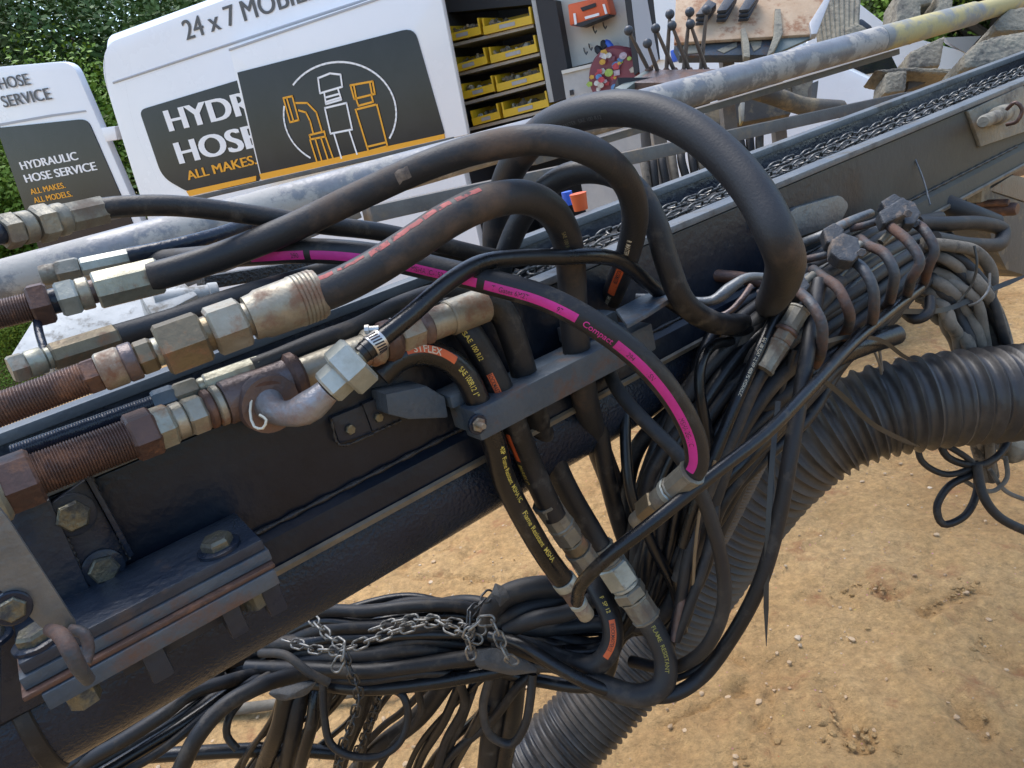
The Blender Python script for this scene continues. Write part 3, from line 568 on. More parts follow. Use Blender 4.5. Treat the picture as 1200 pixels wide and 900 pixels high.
def open_rear_door():
    d0 = (V1.px(131, 158)-CAM).dot(Fv); V = Side(131, 158, d0+.12, yaw=math.radians(1.5)); t = van
    pts = rnd_poly([(-24, 80), (84, 71), (152, 228), (232, 410), (96, 432)], [8, 16, 0, 0, 0])
    dr = build(V.prism(MB(), pts, 0, .06), 'rear_door', m_white, t, bevel=.015, label='opened rear door lettered in grey, white and orange')
    pts = rnd_poly([(-4, 150), (102, 139), (141, 228), (200, 365), (78, 385)], [4, 10, 0, 0, 0]); build(V.prism(MB(), pts, -.008, .02), 'window_panel', m_glass, dr)
    build(V.prism(MB(), [(-8, 146), (60, 134), (100, 129), (101, 131), (60, 137), (-7, 149)], -.004, .02), 'window_seam', m_seam, dr)
    def txt(s, A, B, hp, m, bold=.03):
        a, b = V.px(*A, -.010), V.px(*B, -.010); hg = abs((V.px(A[0], A[1]-hp, -.01)-a).z); text_flat(s, a, b, Vector((0, 0, 1)), hg, V.n, m, dr, bold=bold)
    txt('HOSE', (1, 105), (36, 99), 15, m_gt, .03); txt('SERVICE', (5, 126), (61, 116), 15, m_gt, .03)
    txt('HYDRAULIC', (26, 199), (92, 187), 10, m_wv, .045); txt('HOSE SERVICE', (31, 214), (114, 199), 10, m_wv, .045)
    txt('ALL MAKES.', (37, 228), (77, 220), 7, m_or, .04); txt('ALL MODELS.', (41, 238), (85, 230), 7, m_or, .04)
    build(V.prism(MB(), [(118, 150), (134, 148), (137, 164), (124, 166)], -.03, .04), 'door_hinge', m_white, t, bevel=.006)
open_rear_door()
def van3():
    V = Side(1040, 100, 7.5, vx=1970, vy=-170)
    t = thing('box_van', 'white panelled vehicle seen beyond the muddy posts at the right', 'van', V.px(1040, 160, 1))
    aL, _ = V.az(930, 100); aR, _ = V.az(1185, 60); aL, aR = min(aL, aR), max(aL, aR)
    q = lambda a, z, o=0: V.at(a, z, o)
    z1 = V.az(1000, 30)[1]
    mb = MB(); mb.prism([V.px(985, -15), V.px(1052, 38), V.px(1170, 70), V.px(1176, 150), V.px(925, 225), V.px(940, 60)], V.n*1.8); build(mb, 'body', m_tarp, t, bevel=.03)
    build(V.prism(MB(), [(1108, 44), (1150, 42), (1132, 62), (1112, 50)], -.01, .03), 'grey_window', m_seam, t)
    build(V.prism(MB(), [(1000, 60), (1040, 56), (1052, 80), (1000, 90)], -.01, .03), 'grey_window', m_glass, t)
    a, _ = V.az(1010, 150); wheel(t, V, a, -.02)
van3()
# ------------------------------------------------------------------ drill mast
mast = thing('drill_mast', 'long dark steel mast of the drill rig lying diagonally across the whole photo', 'rig mast', ms(0, .1, -.25))
def sec(name, pts, s0, s1, m, parent=None, bevel=.0015):   # cross section in (w,h) pushed along the mast
    mb = MB(); mb.prism([ms(s0, a, b) for a, b in pts], u*(s1-s0)); return build(mb, name, m, parent or mast, bevel=bevel)
m_web = bpy.data.materials['dark_machine_paint']
def dusty_web():   # dust thickens along the mast towards its far end
    m = mat('mast_web_paint', (.004, .007, .014), (.011, .016, .026), 7, (.14, .42), 0, .5, 90, coat=0); t = m.node_tree; L = t.links.new; b = t.nodes['Principled BSDF']
    src = b.inputs['Base Color'].links[0].from_socket; tc = nd(t, 'ShaderNodeTexCoord'); dp = nd(t, 'ShaderNodeVectorMath', operation='DOT_PRODUCT'); L(tc.outputs['Object'], dp.inputs[0]); dp.inputs[1].default_value = u
    n = nd(t, 'ShaderNodeTexNoise'); n.inputs['Scale'].default_value = 7; n.inputs['Detail'].default_value = 8; L(tc.outputs['Object'], n.inputs['Vector'])
    a = nd(t, 'ShaderNodeMath', operation='MULTIPLY_ADD'); L(n.outputs[0], a.inputs[0]); a.inputs[1].default_value = 1.1; L(dp.outputs['Value'], a.inputs[2])
    mp = nd(t, 'ShaderNodeMapRange'); mp.inputs[1].default_value = .45; mp.inputs[2].default_value = 1.2; L(a.outputs[0], mp.inputs[0])
    mx = nd(t, 'ShaderNodeMix', data_type='RGBA'); L(mp.outputs[0], mx.inputs[0]); L(src, mx.inputs[6]); mx.inputs[7].default_value = (.10, .094, .074, 1); L(mx.outputs[2], b.inputs['Base Color'])
    m2 = nd(t, 'ShaderNodeMix', data_type='FLOAT'); L(mp.outputs[0], m2.inputs[0]); m2.inputs[2].default_value = .34; m2.inputs[3].default_value = .85; L(m2.outputs[0], b.inputs['Roughness'])
    return m
m_web = dusty_web()
S0, S1 = -1.32, 1.75
sec('web', [(.006, -.012), (.018, -.012), (.018, -.125), (.006, -.125)], S0, S1, m_web)
sec('top_flange', [(0, 0), (.033, 0), (.033, -.0095), (0, -.0095)], S0, S1, m_flange, bevel=.002)
sec('bottom_flange', [(.006, -.126), (-.006, -.134), (-.010, -.168), (-.004, -.173), (.05, -.170), (.05, -.126)], S0, S1, m_web, bevel=.002)
sec('wear_strip', [(-.012, -.160), (-.0145, -.163), (-.0145, -.168), (-.0105, -.170)], -1.0, S1, mat('rubbed_bare_edge', (.16, .13, .09), (.08, .07, .055), 30, (.4, .6), .3, .4), bevel=0)
sec('channel_floor', [(.034, -.014), (.1695, -.014), (.1695, -.04), (.034, -.04)], S0, S1, m_greasy)
sec('back_flange', [(.165, .020), (.192, .020), (.192, .008), (.165, .008)], S0, S1, m_flange, bevel=.002)
sec('back_web', [(.170, .0075), (.184, .0075), (.184, -.17), (.170, -.17)], S0, S1, m_black)
mb = MB(); A = ms(-1.5, .060, -.198); B = ms(-.18, .060, -.198)
mb.lathe(A, B, [(0, .066), (1, .066)], 56); build(mb, 'lower_tube', m_tube, mast)
mb = MB(); A = ms(-.18, .060, -.198); mb.lathe(A, A+u*.03, [(0, .071), (.1, .074), (.9, .074), (1, .07)], 40); build(mb, 'tube_collar', m_tube, mast)
# twin feed chain lying in the channel
def link_mesh(L, Wd, r, name, seg=10, n=6):
    pts = []
    for i in range(seg*2):
        a = math.pi*i/seg; c = (L/2-Wd/2); q = Vector((math.cos(a)*Wd/2+(c if math.cos(a) > 0 else -c), math.sin(a)*Wd/2, 0)); pts.append(q)
    vs = []; N = len(pts)
    for i in range(N):
        t = (pts[(i+1) % N]-pts[i-1]).normalized(); nrm = Vector((t.y, -t.x, 0))
        for k in range(n): a = 2*math.pi*k/n; vs.append(pts[i]+nrm*(math.cos(a)*r)+Vector((0, 0, math.sin(a)*r)))
    fs = [(i*n+k, i*n+(k+1) % n, ((i+1) % N)*n+(k+1) % n, ((i+1) % N)*n+k) for i in range(N) for k in range(n)]
    me = bpy.data.meshes.new(name); me.from_pydata([tuple(q) for q in vs], [], fs); me.shade_smooth(); return me
def frame_m(p, x, up):
    x = x.normalized(); z = (up-x*up.dot(x)).normalized(); y = z.cross(x); m = Matrix((x, y, z)).transposed().to_4x4(); m.translation = p; return m
lk = link_mesh(.033, .018, .0019, 'link', 6, 5); lk.materials.append(mat('greasy_chain_steel', (.22, .21, .19), (.06, .058, .055), 50, (.3, .5), .7, .4, 200, c3=(.02, .02, .02), thr=.55, sc3=50))
for ci, (wo, lab) in enumerate([(.062, 'nearer strand of the feed chain lying in the greasy mast channel'), (.112, 'farther strand of the feed chain lying in the greasy mast channel')]):
    t = thing('feed_chain', lab, 'chain', ms(.2, wo, -.038), 'feed chain strands in the mast channel'); k = 0; s = -.98
    while s < 1.32:
        up = (v+w*random.uniform(-.5, .5)).normalized() if k % 2 else (w+v*.9).normalized()
        put(lk, 'link', t, frame_m(ms(s, wo+random.uniform(-.004, .004)+.004*math.sin(s*9), -.004+(0 if k % 2 else .002)), u+w*random.uniform(-.1, .1), up)); s += .0225; k += 1
# far end of the channel: sprocket box
mb = MB(); mb.box(ms(1.42, .11, .01), u*.09, w*.075, v*.03); build(mb, 'chain_guard', m_mud, mast, bevel=.01)
# cross brace thin line (string) hanging over the web
t, pa = hose('wire', [(1062, 152, 1.36), (1070, 180, 1.33), (1082, 210, 1.31), (1090, 240, 1.29)], .0016, m_steel, 'thin bent wire hanging down over the dusty mast web', cat='wire', n=6)
# bolt helper: hex head on a washer
def bolt(parent, c, d, r, h, m=None, washer=True):
    mb = MB(); mb.lathe(c, c+d*h, [(0, r), (.75, r), (1, r*.86)], 6, rot=random.uniform(0, 1)); b = build(mb, 'bolt', m or m_bolt, parent, smooth=20)
    if washer: mb = MB(); mb.lathe(c-d*.001, c+d*.003, [(0, r*1.35), (.8, r*1.35), (1, r*1.25)], 24); build(mb, 'washer', m_black, b)
    return b
def sprism(pts, o0, o1, name, m, parent=mast, bevel=.002):
    mb = MB(); mb.prism([sd_(x, y, o0) for x, y in pts], w*(o1-o0)); return build(mb, name, m, parent, bevel=bevel)
def tprism(pts, h0, dh, name, m, parent=mast, bevel=.002):
    mb = MB(); mb.prism([tp_(x, y, h0) for x, y in pts], v*dh); return build(mb, name, m, parent, bevel=bevel)
# end plates on the web at the left with two big bolts
sprism([(60, 590), (100, 562), (152, 655), (112, 700)], -.004, .006, 'bolted_plate', m_black)
sprism([(100, 560), (106, 557), (158, 650), (152, 655)], -.012, .006, 'plate_rib', m_black)
sprism([(0, 610), (58, 585), (112, 705), (118, 790), (0, 850)], -.010, .012, 'end_plate', m_black)
bolt(mast, sd_(85, 603, -.005), -w, .0135, .008); bolt(mast, sd_(121, 665, -.005), -w, .0125, .008)
# guide clamp: stacked plates over the tube
def mbox(s0, s1, w0, w1, h0, h1, name, m, parent=mast, bevel=.0015):
    mb = MB(); mb.box(ms((s0+s1)/2, (w0+w1)/2, (h0+h1)/2), u*abs(s1-s0)/2, w*abs(w1-w0)/2, v*abs(h1-h0)/2); return build(mb, name, m, parent, bevel=bevel)
def sw(x, y, off): q = mc(sd_(x, y, off)); return q[0], q[2]
WF = -.085
sa, ha = sw(18, 792, WF); sb, hb = sw(316, 645, WF)
CS0, CS1, CH = sa, sb, (ha+hb)/2
clamp = thing('guide_clamp', 'stack of blue and rust streaked plates bolted over the black tube at lower left', 'clamp', ms((sa+sb)/2, -.02, CH-.05))
mbox(CS0+.004, CS1-.002, WF+.004, -.001, CH-.002, CH+.008, 'top_plate', m_navy, clamp)
mbox(CS0, CS1, WF+.002, -.004, CH-.013, CH-.0025, 'middle_plate', m_bluer, clamp)
mbox(CS0-.003, CS1-.001, WF-.004, -.004, CH-.018, CH-.0135, 'rusty_shim', m_rust, clamp)
mbox(CS0+.008, CS1-.003, WF-.006, -.004, CH-.033, CH-.0185, 'lower_plate', m_bluer, clamp)
for a, b in ((.16, .26), (.34, .47)): pass
L_ = CS1-CS0
for k, (a, b) in enumerate([(.38, .47), (.72, .80), (.90, .985)]):
    mbox(CS0+L_*a, CS0+L_*b, WF+.002, -.01, CH-.064, CH-.034, 'foot', m_black, clamp, bevel=.003)
for k, (a, ww) in enumerate([(.10, -.062), (.83, -.060)]):
    c = ms(CS0+L_*a, ww, CH+.009); bolt(clamp, c, v, .0135, .011)
    c = ms(CS0+L_*(a+.05), ww-.012, CH-.034); mb = MB(); mb.lathe(c, c-v*.016, [(0, .012), (1, .012)], 6); build(mb, 'nut', m_bolt, clamp, smooth=20)
bolt(clamp, ms(CS0-.01, -.03, CH+.012), v, .011, .01)
mbox(CS0+L_*.30, CS1-.003, WF+.022, -.01, CH-.055, CH-.034, 'skirt', m_black, clamp)
# upright flat bar with forged hook at far left
bar = thing('flat_bar', 'grey flat bar standing at the left edge with a worn hook bent from its foot', 'bar', sd_(60, 742, WF-.03))
sprism([(-30, 560), (8, 606), (90, 731), (62, 748), (-30, 665)], WF-.035, WF-.028, 'bar', m_steel, bar, bevel=.001)
tube(bar, 'hook', [P(58, 738, .505), P(72, 745, .49), P(82, 762, .485), P(93, 783, .49), P(104, 797, .50)], .0045, m_hook, rf=lambda s, L: .0042+.0012*math.sin(min(1, s/L)*3.1))
tube(bar, 'hook_eye', [P(82, 738, .52), P(98, 742, .52), P(104, 760, .52), P(100, 778, .515)], .004, m_hook)
bolt(bar, P(14, 712, .50), -w, .009, .006)
# band round the left end of the tube
A = ms(-1.085, .060, -.198); mb = MB(); mb.lathe(A-u*.010, A+u*.004, [(0, .067), (.1, .0685), (.9, .0685), (1, .067)], 56); build(mb, 'tube_band', m_rub, mast)
# small plate with two bolts on the web and the arm of the hose clamp
sprism([(388, 490), (425, 475), (437, 508), (398, 520)], -.002, .006, 'small_plate', m_black); sprism([(425, 474), (458, 460), (470, 492), (437, 506)], -.003, .006, 'small_plate', m_black)
bolt(mast, sd_(410, 503, -.003), -w, .0055, .004, washer=False); bolt(mast, sd_(443, 489, -.004), -w, .0052, .004, washer=False)
br = thing('hose_clamp', 'blue grey clamp bar with thick hoses standing through it, bolted to the mast web', 'clamp', sd_(650, 460, -.04))
sprism([(452, 462), (500, 452), (522, 465), (526, 490), (480, 492), (455, 486)], -.03, .006, 'arm', m_bluer, br, bevel=.003)
qa = mc(sd_(548, 480, -.066)); qb = mc(sd_(765, 383, -.066)); hT = (qa[2]+qb[2])/2
_, hB = sw(568, 516, -.066); B0, B1 = mc(sd_(560, 500, -.066))[0], qb[0]
mbox(B0, B1, -.066, -.036, hB, hT, 'front_bar', m_bluer, br, bevel=.003)
mbox(B0+.004, B1-.006, -.0355, -.006, hB+.002, hT-.001, 'back_bar', m_blue, br, bevel=.002)
mbox(B0-.006, B0+.03, -.034, .002, hT-.001, hT+.014, 'ear', m_blue, br, bevel=.003)
mbox(B1-.09, B1-.02, -.03, .004, hT+.0, hT+.020, 'ear', m_blue, br, bevel=.003)
bolt(br, sd_(559, 497, -.068), -w, .008, .006, m_zincr); mb = MB(); c = sd_(559, 497, -.074); mb.lathe(c, c-w*.013, [(0, .0035), (.9, .0035), (1, .0028)], 12); build(mb, 'stud', m_zincr, br)
for k in (.62, .8): mb = MB(); c = ms(B0+(B1-B0)*k, -.036, hT-.0005); mb.lathe(c-v*.001, c+v*.0015, [(0, .011), (1, .0105)], 20); build(mb, 'recess', m_rust, br)
m_weld = mat('weld_bead', (.03, .03, .034), (.055, .05, .045), 60, (.35, .55), .5, 1, 300)
for q in ([(388, 491), (398, 521), (437, 509)], [(152, 655), (106, 557)], [(437, 508), (470, 493)], [(112, 702), (60, 592)]):
    tube(mast, 'weld_bead', [sd_(x, y, -.004) for x, y in q], .0016, m_weld, n=8, step=.0015, rf=lambda s_, L_2: .0015+.0005*math.sin(s_*3200))
tube(mast, 'weld_bead', [ms(a_, .004, -.1255) for a_ in (-.98, -.6, -.2, .3, .8)], .003, m_weld, n=8, step=.003, rf=lambda s_, L_2: .0026+.0007*math.sin(s_*1900))
# lugs and stubs on the web to the right
sprism(rnd_poly([(912, 272), (930, 244), (985, 228), (996, 240), (985, 262), (930, 280)], 6), -.004, .006, 'lug_plate', m_steel)
mb = MB(); mb.lathe(sd_(893, 262, 0), sd_(893, 262, 0)-w*.02+u*.002, [(0, .006), (1, .006)], 10); build(mb, 'stub', m_rust, mast)
mb = MB(); mb.prism([sd_(x, y, -.002) for x, y in [(1135, 130), (1200, 100), (1215, 150), (1150, 172)]], w*.008); build(mb, 'pin_plate', m_mud, mast, bevel=.003)
mb = MB(); a = sd_(1178, 132, -.004); mb.lathe(a, P(1152, 143, 1.33), [(0, .017), (.4, .017), (.42, .012), (.95, .012), (1, .009)], 20); build(mb, 'pin', m_mud, mast)
tube(mast, 'pin_clip', [P(1180, 128, 1.36), P(1190, 120, 1.34), P(1198, 128, 1.34), P(1192, 142, 1.35), P(1180, 146, 1.37)], .0035, m_rust)
# frame pieces under the mast at the right edge
fr = thing('rig_frame', 'clay stained box frame with brackets below the mast at the right edge', 'frame', P(1180, 240, 1.7))
Zr = lambda a, b: (1050+a/8, 150+b/8)
def rprism(pts, d, th, name, m, parent=fr, bevel=.003):
    o = P(*Zr(*pts[0]), d)-O; off = o.dot(w); mb = MB(); mb.prism([sd_(*Zr(*q), off) for q in pts], w*th); return build(mb, name, m, parent, bevel=bevel)
m_fr = mat('clay_stained_grey', (.07, .065, .058), (.115, .105, .09), 10, (.6, .85), 0, .6, 90, c3=(.24, .19, .12), thr=.58, sc3=12)
rprism([(820, 380), (900, 330), (890, 560), (930, 660), (800, 700)], 1.55, .03, 'post', m_mud)
rprism([(880, 590), (1220, 700), (1260, 1400), (1040, 1330), (900, 1050), (820, 720)], 1.60, .25, 'box', m_fr)
rprism([(870, 580), (1090, 440), (1260, 470), (1260, 700), (1210, 690)], 1.59, .012, 'cover_plate', m_steel)
rprism([(560, 480), (640, 470), (620, 640), (590, 640)], 1.62, .03, 'post', m_fr)
rprism([(600, 600), (820, 600), (820, 660), (610, 650)], 1.63, .02, 'cross_piece', m_mud)
for q, r in (((1090, 760), .014), ((1010, 700), .008)):
    c = P(*Zr(*q), 1.56); mb = MB(); mb.lathe(c+w*.05, c-w*.01, [(0, r), (.9, r), (1, r*.8)], 14); build(mb, 'boss', m_rust, fr)
rprism([(1080, 320), (1200, 260), (1230, 440), (1100, 470)], 1.7, .1, 'block', m_rustb)
# rusty tie rod and forked arm between clamp bar and hose comb
rod = thing('tie_rod', 'rusty round rod with a forged eye joining the mast to the row of hooks', 'rod', P(840, 330, 1.02))
tube(rod, 'rod', [(770, 318, 1.1), (800, 320, 1.08), (870, 326, 1.05), (890, 330, 1.05)], .009, m_rust)
tube(rod, 'bent_arm', [(745, 348, .95), (790, 350, .94), (835, 352, .93), (855, 338, .93), (875, 325, .93), (905, 325, .94)], .0055, m_steel, rf=lambda s, L: .005+.003*math.exp(-((s/L-.62)/.12)**2))
tube(rod, 'bent_arm', [(810, 372, .97), (850, 368, .96), (868, 352, .96), (880, 335, .97)], .004, m_rustb)
tprism([(722, 368), (752, 352), (792, 338), (800, 346), (760, 372), (735, 386)], -.06, .006, 'foot_plate', m_blue, rod)

# ------------------------------------------------------------------ pole and bars behind the mast
A, B = P(-60, 349, 1.16), P(1187, 3, 2.25)
t = thing('drill_pole', 'long mud smeared grey round pole lying behind the mast', 'pole', A.lerp(B, .5))
mb = MB(); mb.lathe(A, B.lerp(A, .22), [(0, .036), (.3, .036), (1, .034)], 40); build(mb, 'shaft', m_pole, t)
q = B.lerp(A, .2195); mb = MB(); mb.lathe(q, B+(B-A)*.03, [(0, .034), (.6, .032), (.62, .028), (1, .026)], 36); build(mb, 'end_section', m_poley, t)
rl = thing('support_rail', 'brown stained flat rail running along under the round pole', 'rail', A.lerp(B, .4))
def bar3(A, B, wd, hg, name, m, parent, tw=0, bevel=.002):
    ax = (B-A); d = ax.normalized(); side = d.cross(Vector((0, 0, 1))).normalized(); up = side.cross(d); mb = MB(); mb.box((A+B)/2, ax/2, side*wd/2, up*hg/2); return build(mb, name, m, parent, bevel=bevel)
m_railb = mat('brown_dusted_bar', (.11, .10, .09), (.17, .155, .135), 12, (.55, .75), .1, .4, 120, c3=(.22, .17, .12), thr=.6, sc3=18)
bar3(P(620, 190, 1.62), P(1045, 62, 2.14), .05, .016, 'bar', m_railb, rl)
bar3(P(100, 262, 1.45), P(530, 163, 1.75), .03, .010, 'bar', m_railb, rl)
rl2 = thing('cross_bar', 'grey square bar running between the round pole and the chain channel', 'bar', P(700, 190, 1.6))
bar3(P(180, 345, 1.18), P(420, 250, 1.3), .03, .015, 'bar', m_railb, rl2); bar3(P(430, 252, 1.3), P(1062, 114, 2.1), .04, .028, 'bar', m_railb, rl2)
# dirty white tray behind the left fittings
tr = thing('white_tray', 'scratched dirty white steel box lying under the upper left fittings', 'box', P(150, 380, .95))
m_dw = mat('scratched_white_paint', (.50, .50, .48), (.38, .38, .36), 14, (.5, .7), 0, .4, 100, c3=(.20, .18, .15), thr=.6, sc3=26, soft=.05)
def trp(pts, d, th, name, m=m_dw, bevel=.003):
    Oo = P(*pts[0], d); mb = MB(); nn = (v*.8-w*.6).normalized(); mb.prism([on(x, y, nn, 0, Oo) for x, y in pts], -nn*th); return build(mb, name, m, tr, bevel=bevel)
trp([(10, 420), (40, 372), (120, 350), (182, 345), (178, 372), (150, 395), (60, 430)], .92, .02, 'lid')
trp([(160, 340), (215, 330), (232, 345), (180, 372)], .93, .05, 'block')
mb = MB(); mb.lathe(P(180, 352, .93), P(255, 342, .97), [(0, .011), (.85, .011), (.86, .013), (1, .013)], 20); build(mb, 'pin', m_dw, tr)
bar3(P(235, 332, 1.0), P(402, 305, 1.15), .03, .018, 'dark_rail', m_greasy, tr)

# ------------------------------------------------------------------ lever bank and the board behind it
Zl = lambda a, b: (640+a/6, b/6)
lb = thing('lever_bank', 'rusty valve block with a row of eight ball topped levers behind the big hose loop', 'lever bank', P(790, 100, 2.2))
nT = (Vector((0, 0, 1))*.9-Vector((0, 1, 0))*.35).normalized()
def nprism(pts, Oo, nn, th, name, m, parent, bevel=.003, Z=Zl):
    mb = MB(); mb.prism([on(*Z(*q), nn, 0, Oo) for q in pts], -nn*th); return build(mb, name, m, parent, bevel=bevel)
Ob = P(790, 85, 2.15)
m_teal = mat('teal_grey_plate', (.10, .13, .125), (.16, .18, .17), 10, (.5, .7), .1, .4, 90, c3=(.2, .15, .1), thr=.6, sc3=20)
nprism([(615, 580), (740, 490), (1340, 480), (1320, 580)], Ob, nT, .05, 'valve_block', m_rustb, lb)
nprism([(480, 618), (640, 530), (720, 480), (735, 495), (560, 628)], Ob, nT, .02, 'side_plate', m_teal, lb)
mb = MB(); c = P(720, 105, 2.1); mb.box(P(775, 112, 2.2), Rv*.13, Vector((0, 0, .035)), Fv*.04); build(mb, 'base_box', m_dark, lb)
for (kx, ky, bx, by) in [(580, 215, 722, 495), (712, 305, 790, 518), (770, 200, 905, 505), (870, 100, 845, 505), (885, 180, 1010, 505), (1010, 85, 965, 512), (1015, 170, 1130, 505), (1130, 70, 1085, 512)]:
    k = P(*Zl(kx, ky), 2.12); b = P(*Zl(bx, by), 2.2); l = build(MB().lathe(b, k, [(0, .006), (.3, .0065), (1, .0045)], 10), 'lever', m_lever, lb)
    mb = MB(); pr = [(.5-.5*math.cos(math.pi*i/8), max(.0005, .0135*math.sin(math.pi*i/8))) for i in range(9)]; d = (k-b).normalized(); mb.lathe(k-d*.0135, k+d*.0135, pr, 16); build(mb, 'knob', m_pad, l)
    build(MB().lathe(b-nT*.01, b+nT*.012, [(0, .012), (.6, .012), (1, .006)], 10), 'boot', m_rust, l)
bd = thing('tan_board', 'muddy tan board tray carrying three stacked dark pads at the top of the photo', 'tray', P(900, 50, 2.4))
Zo = lambda a, b: (800+a/6, b/6); Oo = P(900, 30, 2.35); nB = (Vector((0, 0, 1))*.72-Vector((0, 1, 0))*.7).normalized()
def op(pts, th, name, m, dz=0, bevel=.003):
    mb = MB(); O2 = Oo+nB*dz; mb.prism([on(*Zo(*q), nB, 0, O2) for q in pts], -nB*th); return build(mb, name, m, bd, bevel=bevel)
op([(-60, 300), (-40, -150), (1100, -160), (905, 240), (640, 255)], .012, 'board', m_osb)
op([(-60, 310), (640, 262), (600, 385), (-20, 390)], .03, 'painted_edge', m_bluer, -.02)
op([(640, 262), (905, 246), (940, 250), (600, 398)], .01, 'teal_lip', m_teal, -.01)
for q in [(0, 318, 120, 312, 110, 370, 10, 380), (240, 350, 380, 290, 385, 325, 290, 372), (470, 285, 560, 275, 550, 330, 500, 360)]:
    op([(q[0], q[1]), (q[2], q[3]), (q[4], q[5]), (q[6], q[7])], .004, 'paint_patch', m_mud, -.017)
op([(890, 160), (1040, -80), (1060, -60), (945, 235), (905, 240)], .02, 'angle_edge', m_shelf, .01)
op([(410, 200), (440, 190), (470, 300), (475, 400), (430, 395)], .02, 'mud_drip', m_mud, .012); op([(650, 60), (690, 60), (705, 230), (640, 360), (590, 395), (640, 250)], .02, 'mud_drip', m_mud, .01)
for i, (x0, y0, x1, y1) in enumerate([(92, 100, 200, 25), (240, 75, 345, -30), (395, 70, 500, -40)]):
    p = thing('pad_stack', ['leftmost stack of three dark rubber pads nearest the levers', 'middle stack of three dark rubber pads on the tan board', 'right hand stack of three dark rubber pads on the tan board'][i], 'pads', P(*Zo(x0, y0+70), 2.3), 'dark pad stacks on the tan board')
    for j in range(3):
        y = j*32; mb = MB(); O2 = Oo+nB*(.045-.013*j); pts = [(x0-2*j, y0+y), (x0+70-j, y0-6+y), (x1+40, y1+y*.4), (x1-20, y1-30+y*.3)]
        mb.prism([on(*Zo(*q), nB, 0, O2) for q in rnd_poly(pts, 8)], -nB*.010); build(mb, 'pad', m_pad, p, bevel=.003)
for (px, py, d, par) in [(765, 112, 2.24, lb), (850, 108, 2.26, lb), (905, 62, 2.5, bd), (850, 60, 2.5, bd)]:   # legs down to the ground
    q = P(px, py, d); mb = MB(); mb.box(Vector((q.x, q.y, q.z/2)), Vector((.02, 0, 0)), Vector((0, .02, 0)), Vector((0, 0, q.z/2))); build(mb, 'leg', m_railb, par, bevel=.002)
# muddy posts and blocks at top right
mp_ = thing('muddy_bracket', 'mud caked upright bracket with foot plate crossing behind the round pole', 'bracket', P(1090, 110, 2.6))
Zm2 = lambda a, b: (1000+a/6, b/6)
Om = P(1060, 50, 2.45); nM = (-Fv*.9+Vector((0, 0, 1))*.2).normalized()
def mp(pts, d, th, name, m=m_mud, parent=mp_, bevel=.012):
    mb = MB(); Oo = P(*Zm2(*pts[0]), d); mb.prism([on(*Zm2(*q), nM, 0, Oo) for q in pts], -nM*th); return build(mb, name, m, parent, bevel=bevel, rough=.0035 if m is m_mud else 0, smooth=60 if m is m_mud else 35)
mp([(320, -80), (560, -80), (560, 20), (480, 30), (480, 100), (600, 90), (600, -80), (715, -80), (700, 80), (520, 160), (295, 170)], 2.5, .12, 'upper_plate')
mp([(395, 360), (655, 240), (615, 460), (390, 480)], 2.45, .1, 'post')
mp([(150, 490), (390, 470), (700, 480), (690, 515), (390, 500), (240, 510)], 2.35, .1, 'foot_plate')
mp([(235, 500), (390, 480), (375, 640), (215, 655)], 2.33, .1, 'block', bevel=.015)
mp([(390, 505), (600, 520), (500, 590), (375, 640)], 2.4, .05, 'gusset', m_fr)
mb2 = thing('mud_caked_block', 'thick mud caked block at the right end of the round pole', 'block', P(1170, 80, 2.3))
mp([(780, 380), (870, 290), (1000, 240), (1260, 200), (1260, 440), (1180, 460), (900, 470), (770, 480)], 2.05, .14, 'lower_lump', parent=mb2, bevel=.02)
mp([(990, 170), (1040, 110), (1100, 60), (1260, 30), (1260, 210), (1000, 215)], 2.2, .14, 'upper_lump', parent=mb2, bevel=.02)
mp([(900, 470), (1010, 480), (1000, 580), (890, 540)], 1.95, .05, 'bracket', m_dark, parent=mb2, bevel=.006)
for i, (a, b) in enumerate([((455, -20), (520, 120))]):
    pass
cr = thing('corrugated_post', 'muddy ribbed upright between the tan board and the round pole', 'post', P(1000, 60, 2.5))
for k in range(9): mb = MB(); mb.lathe(P(962+k*5, 52-k*.5-(8-k)*.0, 2.5), P(950+k*7, -30, 2.6), [(0, .011), (1, .011)], 8); build(mb, 'rib', m_mud, cr)
mp([(-60, 200), (30, 150), (110, 200), (60, 250), (-40, 270)], 2.5, .08, 'mud_lump', parent=cr)
mp([(0, 150), (60, 120), (150, 190), (60, 230), (0, 235)], 2.6, .05, 'dark_plate', m_pad, parent=cr)
# things seen under the pole
un = thing('lower_frame', 'muddy frame members seen under the round pole right of the big loop', 'frame', P(900, 140, 2.3))
Zo3 = lambda a, b: (800+a/6, b/6)
def up_(pts, d, th, name, m, bevel=.005):
    mb = MB(); Oo = P(*Zo3(*pts[0]), d); mb.prism([on(*Zo3(*q), nM, 0, Oo) for q in pts], -nM*th); return build(mb, name, m, un, bevel=bevel)
up_([(150, 800), (430, 640), (760, 560), (780, 700), (760, 800), (250, 890)], 2.5, .05, 'back_plate', m_fr)
up_([(405, 720), (440, 715), (432, 850), (415, 852)], 2.3, .03, 'strut', m_poley); up_([(910, 580), (960, 560), (940, 740), (900, 745)], 2.35, .04, 'strut', m_fr)
up_([(760, 600), (920, 560), (905, 730), (800, 740)], 2.5, .04, 'plate', m_mud)
tube(un, 'round_member', [(865, 100, 2.2), (905, 112, 2.2), (940, 124, 2.25), (985, 128, 2.3)], .027, m_fr)
